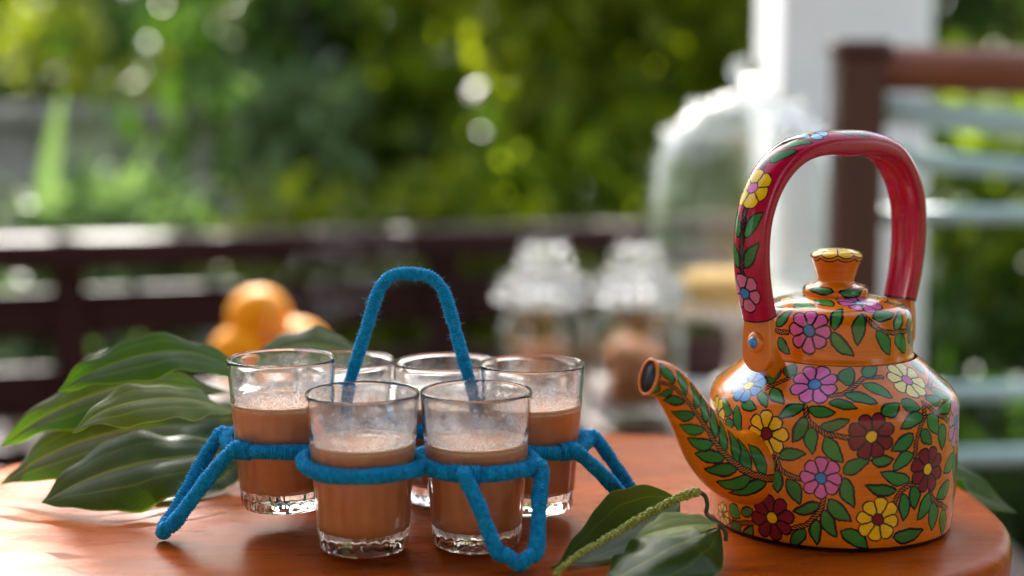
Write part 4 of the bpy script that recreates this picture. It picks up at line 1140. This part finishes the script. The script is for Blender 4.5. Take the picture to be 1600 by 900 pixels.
# straps that hold the handle, with rivets, and lugs on the shoulder
for sg in (-1, 1):
    rho = (-.0705 if sg < 0 else .0665)
    prof = [(-.0100, .1372), (.0100, .1372)] + [(.0112, .126), (.0114, .118)] + [(.0114 * cos(a), .1135 - .0105 * sin(a)) for a in np.linspace(0, pi, 13)] + [(-.0114, .118), (-.0112, .126)]
    th = .0026
    nP = len(prof)
    Vb = [KP(rho + sg * th, z, p) for p, z in prof] + [KP(rho - sg * th, z, p) for p, z in prof]
    mb = MB(); mb.add(Vb, [tuple(range(nP)), tuple(range(2 * nP - 1, nP - 1, -1))] + [(i, (i + 1) % nP, nP + (i + 1) % nP, nP + i) for i in range(nP)])
    st = link('strap', mb.mesh('strap'), MAT['kettle_orange'], kt, smooth=False)
    bv = st.modifiers.new('bevel', 'BEVEL'); bv.width = .0009; bv.segments = 2; bv.limit_method = 'ANGLE'
    # rivet
    c0 = KP(rho + sg * th, .1215, 0)
    def dome(name, r, h, mat, off, par):
        rows = []
        for a in np.linspace(0, pi / 2, 7):
            rr, hh = r * cos(a), h * sin(a)
            rows.append([c0 + D2 * sg * (off + hh) + rr * (PV * cos(t) + UPZ * sin(t)) for t in np.linspace(0, 2 * pi, 24, endpoint=False)])
        return link(name, grid_mesh(name, np.array(rows), wrap_m=True), mat, par)
    rv = dome('rivet', .0066, .0030, MAT['kettle_orange'], 0, st)
    dome('rivet_dot', .0036, .0016, MAT['rivet_blue'], .0024, st)
    # lug: ear rising from the shoulder behind the strap
    lu = [(sg * .0500, .1060), (sg * .0605, .0985), (sg * .0690, .1030), (abs(rho) * sg - sg * .0028, .1240), (abs(rho) * sg - sg * .0060, .1250), (sg * .0560, .1130)]
    tq = .0046
    nP = len(lu)
    Vb = [KP(a, z, tq) for a, z in lu] + [KP(a, z, -tq) for a, z in lu]
    mb = MB(); mb.add(Vb, [tuple(range(nP)), tuple(range(2 * nP - 1, nP - 1, -1))] + [(i, (i + 1) % nP, nP + (i + 1) % nP, nP + i) for i in range(nP)])
    lg = link('lug', mb.mesh('lug'), MAT['kettle_orange'], kt, smooth=False)
    bv = lg.modifiers.new('bevel', 'BEVEL'); bv.width = .0008; bv.segments = 2

# ================================================================== TEA GLASSES
def mat_tea():
    m, nt, b = newmat('milky_tea')
    n = noise(nt, coords(nt), 70, 4, .6)
    r = ramp(nt, n.outputs['Fac'], [(.3, (.78, .34, .135)), (.7, (.84, .40, .175))])
    nt.links.new(r.outputs[0], b.inputs['Base Color'])
    b.inputs['Roughness'].default_value = .25
    b.inputs['Subsurface Weight'].default_value = .35; b.inputs['Subsurface Radius'].default_value = (.004, .002, .001)
    b.inputs['Subsurface Scale'].default_value = 1.0
    return m
MAT['tea'] = mat_tea()
MAT['foam'] = simple('tea_foam', (.72, .47, .30), .5, .12, 300, bumps=.3, bscale=700)
def mat_fog():
    m, nt, b = newmat('condensation_film')
    nt.nodes.remove(b)
    co = coords(nt, 'Object')
    sp = nt.nodes.new('ShaderNodeSeparateXYZ'); nt.links.new(co, sp.inputs[0])
    mr = nd(nt, 'ShaderNodeMapRange'); mr.inputs[1].default_value = .0635; mr.inputs[2].default_value = .089; mr.inputs[3].default_value = .72; mr.inputs[4].default_value = .0
    nt.links.new(sp.outputs[2], mr.inputs[0])
    n1 = noise(nt, co, 75, 3, .55); n2 = noise(nt, co, 1500, 2, .5)
    a = nd(nt, 'ShaderNodeMath', operation='MULTIPLY_ADD'); a.inputs[1].default_value = 1.7; a.inputs[2].default_value = -.80
    nt.links.new(n1.outputs['Fac'], a.inputs[0])
    s = nd(nt, 'ShaderNodeMath', operation='ADD'); nt.links.new(a.outputs[0], s.inputs[0]); nt.links.new(mr.outputs[0], s.inputs[1])
    q = nd(nt, 'ShaderNodeMapRange'); q.inputs[1].default_value = .38; q.inputs[2].default_value = .62; q.inputs[3].default_value = .35; q.inputs[4].default_value = 1.3
    nt.links.new(n2.outputs['Fac'], q.inputs[0])
    f = nd(nt, 'ShaderNodeMath', operation='MULTIPLY', use_clamp=True); nt.links.new(s.outputs[0], f.inputs[0]); nt.links.new(q.outputs[0], f.inputs[1])
    f2 = nd(nt, 'ShaderNodeMath', operation='MULTIPLY'); f2.inputs[1].default_value = .75; nt.links.new(f.outputs[0], f2.inputs[0])
    tr_ = nt.nodes.new('ShaderNodeBsdfTransparent'); tl = nt.nodes.new('ShaderNodeBsdfTranslucent'); tl.inputs[0].default_value = (.85, .86, .90, 1)
    df = nt.nodes.new('ShaderNodeBsdfDiffuse'); df.inputs[0].default_value = (.85, .86, .90, 1)
    m1 = nt.nodes.new('ShaderNodeMixShader'); m1.inputs[0].default_value = .5; nt.links.new(tl.outputs[0], m1.inputs[1]); nt.links.new(df.outputs[0], m1.inputs[2])
    m2 = nt.nodes.new('ShaderNodeMixShader'); nt.links.new(f2.outputs[0], m2.inputs[0]); nt.links.new(tr_.outputs[0], m2.inputs[1]); nt.links.new(m1.outputs[0], m2.inputs[2])
    nt.links.new(m2.outputs[0], nt.nodes['Material Output'].inputs['Surface'])
    return m
MAT['fog'] = mat_fog()
MAT['drops'] = glass_mat('water_drops', (1, 1, 1), 0, 1.33)
GH = .0915
def ro(z): return .0266 + (.0338 - .0266) * (z / GH)          # outer radius
WALL = .0019
def ri(z): return ro(z) - WALL
outer = [(0, .0022), (.012, .0020), (.0195, .0008), (.0235, .0), (.0256, .0008), (.0266, .0028)] + [(ro(z), z) for z in np.linspace(.006, .0645, 26)] + [(ro(.0655) + .00022, .0655), (ro(.0665) + .0003, .0665), (ro(.068), .068)] + [(ro(z), z) for z in np.linspace(.072, .0895, 8)] + [(ro(.0905) - .0001, .0907), (ro(.0915) - .00055, .0914), (ro(.0915) - .00095, .0915), (ro(.0915) - .00135, .0914), (ri(.0908) + .0001, .0907)]
inn = [(ri(z), z) for z in np.linspace(.0895, .016, 24)] + [(ri(.013) - .001, .0132), (ri(.012) - .004, .0118), (.012, .0112), (0, .0110)]
oz = np.array([p[1] for p in outer + inn]); nout = len(outer)
def flute(T, I, R):
    z = oz[I]; isout = I < nout
    amt = np.where(isout & (z > .003) & (z < .0650), np.clip((z - .003) / .004, 0, 1) * np.clip((.065 - z) / .004, 0, 1), 0)
    low = np.where(isout & (z > .001) & (z < .0115), np.sin(np.clip((z - .001) / .0105, 0, 1) * pi), 0)
    return R - amt * .00080 * (.5 + .5 * np.cos(20 * T)) ** .7 - low * .00055 * (.5 + .5 * np.cos(24 * T + 1.2))
gmesh = lathe('glass_wall', outer + inn, 192, mod=flute)
def tea_mesh(level):
    e = .00022
    pr = [(0, .0110 - e), (.012, .0112 - e), (ri(.012) - .004 + e, .0118 - e), (ri(.013) - .001 + e, .0132 - e)] + [(ri(z) + e, z) for z in np.linspace(.016, level, 14)] + [(ri(level) - .0002, level + .0001), (ri(level) - .0012, level - .0005), (ri(level) - .003, level - .0008), (.015, level - .0009), (0, level - .0009)]
    return lathe('tea', pr, 96)
def foam_mesh(level, seed):
    r = np.random.default_rng(seed); a = r.uniform(0, 6.28, 4)
    pr = [(ri(level) + .0001, level - .0022), (ri(level) + .0002, level + .0007), (ri(level) - .0009, level + .0006), (ri(level) - .0024, level - .0002), (ri(level) - .0036, level - .0012)]
    def md(T, I, R):
        w = np.where(I >= 2, (I - 1) * .0005, 0)
        return R - w * (1 + np.sin(3 * T + a[0]) + .6 * np.sin(7 * T + a[1]) + .4 * np.sin(15 * T + a[2]))
    return lathe('foam', pr, 96, mod=md)
def fog_mesh(level):
    return lathe('condensation', [(ri(z) - .00012, z) for z in np.linspace(level + .0012, .0888, 12)], 96)
ico = [(0, 0, 1)] + [(cos(a) * .87, sin(a) * .87, .5) for a in np.linspace(0, 2 * pi, 6, endpoint=False)] + [(cos(a + .5) * .87, sin(a + .5) * .87, -.5) for a in np.linspace(0, 2 * pi, 6, endpoint=False)] + [(0, 0, -1)]
icf = [(0, 1 + i, 1 + (i + 1) % 6) for i in range(6)] + [(1 + i, 7 + i, 1 + (i + 1) % 6) for i in range(6)] + [(1 + (i + 1) % 6, 7 + i, 7 + (i + 1) % 6) for i in range(6)] + [(13, 7 + (i + 1) % 6, 7 + i) for i in range(6)]
def drops_mesh(level, seed, n=900):
    r = np.random.default_rng(seed); mb = MB(); ic = np.array(ico)
    for k in range(n):
        hgt = min(r.exponential(.0058), .0225); z = level + .0016 + hgt
        if z > .0885: continue
        t = r.uniform(0, 2 * pi); s = r.uniform(.00015, .00052) * (1.25 if hgt < .006 else .85)
        rr = ri(z) - .45 * s
        V = ic * np.array([s, s, s * r.uniform(.9, 1.4)]) + np.array([0, 0, z])
        V = V + np.array([rr * cos(t), rr * sin(t), 0])
        mb.add(V, icf)
    return mb.mesh('water_drops')
GL = {  # x, y, z of base, level of tea, label
    'front_left': (-.0882, .824, .0052, .0622, 'chai glass in front, left of the other front glass, three quarters full'),
    'front_right': (-.0214, .837, .0035, .0612, 'chai glass in front whose ring carries the nearest blue carrier leg'),
    'left': (-.1434, .873, .0170, .0648, 'leftmost chai glass, raised highest in its ring, beside the green leaves'),
    'right': (.0127, .893, .0100, .0658, 'rightmost chai glass, the one nearest to the kettle spout'),
    'back_right': (-.0445, .938, .0010, .0640, 'chai glass standing low behind the two front glasses, partly hidden'),
    'back_left': (-.1120, .936, .0050, .0640, 'chai glass at the back behind the left handle leg, mostly hidden'),
}
for i, (k, (x, y, z, lev, lab)) in enumerate(GL.items()):
    t = thing('chai_glass', lab, 'glass', (x, y, max(.0008, z - .0026)), i * .37, 'chai glasses in the blue carrier')
    t.scale = (1, 1, 1.03)
    link('glass_wall', gmesh, MAT['glass'], t)
    te = link('tea', tea_mesh(lev), MAT['tea'], t)
    link('foam', foam_mesh(lev, 80 + i), MAT['foam'], te)
    link('condensation', fog_mesh(lev), MAT['fog'], t)
    tag(link('water_drops', drops_mesh(lev, 90 + i), MAT['drops'], t), kind='stuff')

# ================================================================== BLUE CARRIER
RT = .0044
YARN_PATHS = []
def yarn_tube(name, pts, closed=False, r=RT, seed=0):
    pitch = .00180
    _, L = smooth_path(pts, 50, closed)
    n = max(40, int(L / pitch * 4.0))
    C, L = smooth_path(pts, n, closed)
    T, N, B = frames(C, closed)
    seg = 16
    s = np.arange(len(C)) * (L / len(C)); ph = np.linspace(0, 2 * pi, seg, endpoint=False)
    S, PH = np.meshgrid(s, ph, indexing='ij')
    lump = 1 + .05 * np.sin(s * 190 + seed) + .04 * np.sin(s * 430 + 2 * seed)
    if closed:
        turns = round(L / pitch); pt = L / turns; lump = 1 + .05 * np.sin(s / L * 2 * pi * 7 + seed)
    else: pt = pitch
    wob = .35 * np.sin(S * 900 + seed) + .3 * np.sin(S * 2310)
    R = r * lump[:, None] * (1 + .105 * np.cos(2 * pi * S / pt + PH + wob))
    V = C[:, None] + R[..., None] * (np.cos(PH)[..., None] * N[:, None] + np.sin(PH)[..., None] * B[:, None])
    YARN_PATHS.append((C, N, B, r, L))
    return grid_mesh(name, V, wrap_m=True, wrap_n=closed, caps=not closed)
cc = np.array([-.0655, .884, 0])
car = thing('glass_carrier', 'blue wool wrapped wire carrier with arched handle holding the glasses', 'carrier', (cc[0], cc[1], 0))
zr = lambda x: .0535 - .030 * x          # the ring plane dips a little to the right
RC = {}
for k, (x, y, z, lev, lab) in GL.items():
    X, Y = x - cc[0], y - cc[1]; RC[k] = (X, Y)
    rr = ro(zr(X) - z) + RT * .92 + .0004
    pts = [(X + rr * cos(a), Y + rr * sin(a), zr(X + rr * cos(a)) + .0006 * sin(3 * a + x * 90)) for a in np.linspace(0, 2 * pi, 24, endpoint=False)]
    link('ring', yarn_tube('ring', pts, True, seed=x * 100), MAT['yarn'], car)
def RP(k, deg, d=0.0, dz=0.0):
    X, Y = RC[k]; z0 = GL[k][2]
    rr = ro(zr(X) - z0) + RT * .92 + .0004 + d
    x = X + rr * cos(radians(deg))
    return (x, Y + rr * sin(radians(deg)), zr(x) + dz)
def leg(k, d1, d2, foot, spread):
    f = np.array(foot) - np.array([cc[0], cc[1], 0]); sp = np.array(spread)
    a, b = np.array(RP(k, d1, .001)), np.array(RP(k, d2, .001))
    ao, bo_ = np.array(RP(k, d1, .007, .0012)), np.array(RP(k, d2, .007, .0006))
    fa, fb = f + sp, f - sp
    pts = [a, ao, ao * .62 + fa * .38 + np.array([0, 0, .0015]), ao * .12 + fa * .88, fa * .80 + fb * .20 + np.array([0, 0, .0022]) + (f - (a + b) / 2) * .015 * np.array([1, 1, 0]), f + (f - (a + b) / 2) * .045 * np.array([1, 1, 0]) + np.array([0, 0, -.002]), fb * .80 + fa * .20 + np.array([0, 0, .0022]) + (f - (a + b) / 2) * .015 * np.array([1, 1, 0]), bo_ * .12 + fb * .88, bo_ * .62 + fb * .38 + np.array([0, 0, .0015]), bo_, b]
    link('leg', yarn_tube('leg', [tuple(p) for p in pts], seed=d1), MAT['yarn'], car)
    for dg in (d1, d2):
        link('binding', yarn_tube('binding', [RP(k, dg - 13, .0006), RP(k, dg, .0014), RP(k, dg + 13, .0006)], seed=dg, r=.0052), MAT['yarn'], car)
leg('left', 172, 232, (-.2110, .8435, .0072), (-.0016, .0062, 0))
leg('front_right', 262, 338, (.0035, .7840, .0072), (-.0100, .0010, 0))
leg('right', 12, -48, (.0835, .880, .0072), (.0012, .0068, 0))
leg('back_left', 150, 95, (-.150, 1.005, .0072), (-.006, -.005, 0))
h0, h1 = RP('left', 12), RP('right', 168)
hp = [h0, (h0[0] + .004, h0[1] + .001, h0[2] + .012), (-.0375, -.001, .088), (-.0270, .001, .122), (-.0200, .003, .1440), (-.0160, .004, .1525), (-.0085, .004, .1585), (.003, .005, .1590), (.0135, .006, .1570), (.0205, .007, .1505), (.0250, .007, .1400), (.0335, .008, .108), (.0415, .009, .078), (h1[0] - .002, h1[1] - .001, h1[2] + .012), h1]
hnd = link('handle', yarn_tube('handle', hp, seed=3, r=.0040), MAT['yarn'], car)
# links that bind neighbouring rings together
ks = ['left', 'front_left', 'front_right', 'right', 'back_right', 'back_left']
for a, b_ in zip(ks, ks[1:] + ks[:1]):
    A_, B_ = np.array(RC[a]), np.array(RC[b_]); d = B_ - A_; an = math.degrees(math.atan2(d[1], d[0]))
    p, q = np.array(RP(a, an, -.002)), np.array(RP(b_, an + 180, -.002))
    mid = (p + q) / 2; e = np.array([d[0], d[1], 0]) / np.linalg.norm(d)
    sd = np.array([-e[1], e[0], 0])
    link('binding', yarn_tube('binding', [tuple(mid - sd * .007), tuple(mid), tuple(mid + sd * .007)], seed=an, r=.0045), MAT['yarn'], car)
# fuzz: fine loose fibres
fz_r = np.random.default_rng(5)
FV = []; FQ = []
for (C, N, B, r, L) in YARN_PATHS:
    n = int(L * 9000)
    for k in range(n):
        i = fz_r.integers(0, len(C)); t = fz_r.uniform(0, 2 * pi)
        o = N[i] * cos(t) + B[i] * sin(t)
        ln = min(fz_r.exponential(.0008) + .0005, .0036)
        p = C[i] + o * r * .97; d = o + fz_r.normal(0, .55, 3); d /= np.linalg.norm(d)
        curl = fz_r.normal(0, .9, 3)
        w = fz_r.uniform(.00008, .00016)
        side = np.cross(d, fz_r.normal(0, 1, 3)); side /= np.linalg.norm(side) + 1e-9
        up = np.cross(side, d)
        base = len(FV)
        for j in range(4):
            q = p + d * ln * j / 3 + curl * ln * (j / 3) ** 2 * .5
            ww = w * (1 - .22 * j)
            for aa in (0, 2.094, 4.189): FV.append(q + ww * (side * cos(aa) + up * sin(aa)))
        for j in range(3):
            for m_ in range(3):
                a0 = base + j * 3 + m_; a1 = base + j * 3 + (m_ + 1) % 3
                FQ.append((a0, a1, a1 + 3, a0 + 3))
tag(link('yarn_fuzz', mesh_np('yarn_fuzz', np.array(FV), np.array(FQ)), MAT['fuzz'], car), kind='stuff')

# ================================================================== FRESH LEAVES ON THE TABLE
def leaf_surface(pts, w, far, near, seed, nu=40, nv=18, curl=.35, wave=.0016, shape=.80, tipexp=1.25):
    """blade along pts (tip first); far/near: degrees each half rises towards the back / the viewer"""
    r = np.random.default_rng(seed); C, L = smooth_path(pts, nu)
    T = np.gradient(C, axis=0); T /= np.linalg.norm(T, axis=1)[:, None]
    up = np.array([0, 0, 1.0])
    S = np.cross(up[None], T); S /= np.linalg.norm(S, axis=1)[:, None]
    S[S[:, 1] < 0] *= -1                                   # towards the back
    U = np.cross(T, S); U[U[:, 2] < 0] *= -1
    u = np.linspace(0, 1, nu); ua = np.clip(u, .003, .998); W = w * np.sin(pi * ua ** shape) ** np.where(ua ** shape < .5, tipexp, .85)
    v = np.linspace(-1, 1, nv)
    p1, p2 = r.uniform(0, 6.28, 2)
    V = np.zeros((nu, nv, 3)); UV = np.zeros((nu, nv, 2))
    for i in range(nu):
        for j in range(nv):
            a = abs(v[j]); f = radians(far if v[j] > 0 else near)
            dirv = S[i] * (1 if v[j] > 0 else -1) * cos(f) + U[i] * sin(f)
            h = W[i] * a
            q = C[i] + dirv * h - U[i] * curl * W[i] * a ** 2.4 * (1 if v[j] < 0 else .55)
            q = q + U[i] * wave * a ** 1.5 * (sin(u[i] * 17 + p1 + v[j]) + .6 * sin(u[i] * 31 + p2)) * min(1, W[i] / (.4 * w))
            q = q - U[i] * .0007 * math.exp(-(v[j] / .06) ** 2) - U[i] * .0005 * math.exp(-((a - .5) / .07) ** 2) * (W[i] / w)
            if on_table(q[0], q[1]): q[2] = max(q[2], .0016 + .0012 * a)
            V[i, j] = q; UV[i, j] = (u[i], (v[j] + 1) / 2)
    return V, UV
def leaf_obj(name, parent, L, mat, seed, label=None, **kw):
    loc = np.array(parent.location)
    V, UV = leaf_surface(L['pts'], L['w'], L['far'], L['near'], seed, **kw)
    o = link(name, grid_mesh(name, V - loc, uv=UV), mat, parent)
    if label: o['label'] = label
    return o
sp = thing('leafy_sprig', 'sprig of long dark glossy leaves lying on the table at left', 'sprig', (-.185, 1.005, .004))
PALE = (2,)
for i, L_ in enumerate(LEFT_LEAVES):
    leaf_obj('leaf', sp, L_, MAT['spray_leaf_pale'] if i in PALE else MAT['spray_leaf'], 100 + i, 'yellow green leaf, paler than the rest' if i in PALE else None)
loc = np.array(sp.location)
st_ = [(-.2017, 1.0, .046), (-.180, 1.012, .036), (-.15, 1.03, .018), (-.117, 1.06, .0052), (-.08, 1.075, .0045)]
link('stem', tube('stem', [tuple(np.array(p) - loc) for p in st_], lambda s: .0022 + .0012 * s, 10, 30), MAT['stem'], sp)

ps = thing('pepper_sprig', 'pepper vine sprig with green peppercorn spike lying before the kettle', 'sprig', (.110, .825, .004))
loc = np.array(ps.location)
RL = RIGHT_LEAVES
leaf_obj('leaf', ps, RL[0], MAT['pepper_leaf'], 121, 'large dark leaf standing up behind the spike', curl=.25, wave=.001, shape=1.5, tipexp=.65)
leaf_obj('leaf', ps, RL[1], MAT['pepper_under'], 122, 'small leaf showing its pale underside', curl=.2, wave=.0006, shape=1.0)
leaf_obj('leaf', ps, RL[2], MAT['pepper_leaf'], 123, 'front leaf with curled light edge', curl=.45, wave=.0018)
# spike: knobbly with tiny corns spiralling round it
SK, Lk = smooth_path(SPIKE, 120)
T, N, B = frames(SK)
mb = MB(); ic = np.array(ico)
for k in range(300):
    if rng.uniform() < .12: continue
    i = int(k / 300 * 119); a = k * 2.39996
    s = .00138 * (1 - .35 * (i / 119)) * rng.uniform(.6, 1.3)
    rr = .0018 * (1 - .25 * (i / 119))
    V = ic * s + SK[i] + rr * (N[i] * cos(a) + B[i] * sin(a)) - loc
    mb.add(V, icf)
spk = link('spike', tube('spike', [tuple(np.array(p) - loc) for p in SPIKE], lambda s: .0012 * (1 - .35 * s), 9, 60), MAT['spike'], ps)
tag(link('peppercorns', mb.mesh('peppercorns'), MAT['spike'], spk), kind='stuff')
link('stalk', tube('stalk', [tuple(np.array(p) - loc) for p in SPIKE_STALK], .0013, 8, 40), MAT['stem'], ps)
kl = thing('fallen_leaf', 'single two toned green leaf jutting out behind the kettle over the table edge', 'leaf', (.20, 1.01, .002))
loc = np.array(kl.location)
V, UV = leaf_surface([(.3572, .98, -.0215), (.341, .987, -.0150), (.315, 1.0, -.0055), (.262, 1.015, .0105), (.20, 1.02, .014), (.15, 1.03, .006)], .030, 32, -6, 131, curl=.2)
link('blade', grid_mesh('blade', V - loc, uv=UV), MAT['spray_leaf'], kl)

# ================================================================== STEAM
m, nt, b = newmat('thin_steam')
nt.nodes.remove(b)
pv = nt.nodes.new('ShaderNodeVolumePrincipled'); pv.inputs['Color'].default_value = (.95, .95, .97, 1); pv.inputs['Anisotropy'].default_value = .35
n = noise(nt, coords(nt), 26, 3, .55, 1.5)
mr = nd(nt, 'ShaderNodeMapRange'); mr.inputs[1].default_value = .47; mr.inputs[2].default_value = .78; mr.inputs[3].default_value = 0; mr.inputs[4].default_value = 2.6
nt.links.new(n.outputs['Fac'], mr.inputs[0]); nt.links.new(mr.outputs[0], pv.inputs['Density'])
nt.links.new(pv.outputs[0], nt.nodes['Material Output'].inputs['Volume'])
me = tube('steam', [(-.140, .880, .101), (-.136, .890, .130), (-.118, .905, .152), (-.098, .925, .170), (-.088, .945, .192)], lambda s: .012 + .022 * sin(pi * min(1, s * .62 + .06)), 20, 30)
st_o = tag(link('steam', me, m), 'thin wisp of steam rising from the leftmost chai glass', 'steam', None, 'stuff')
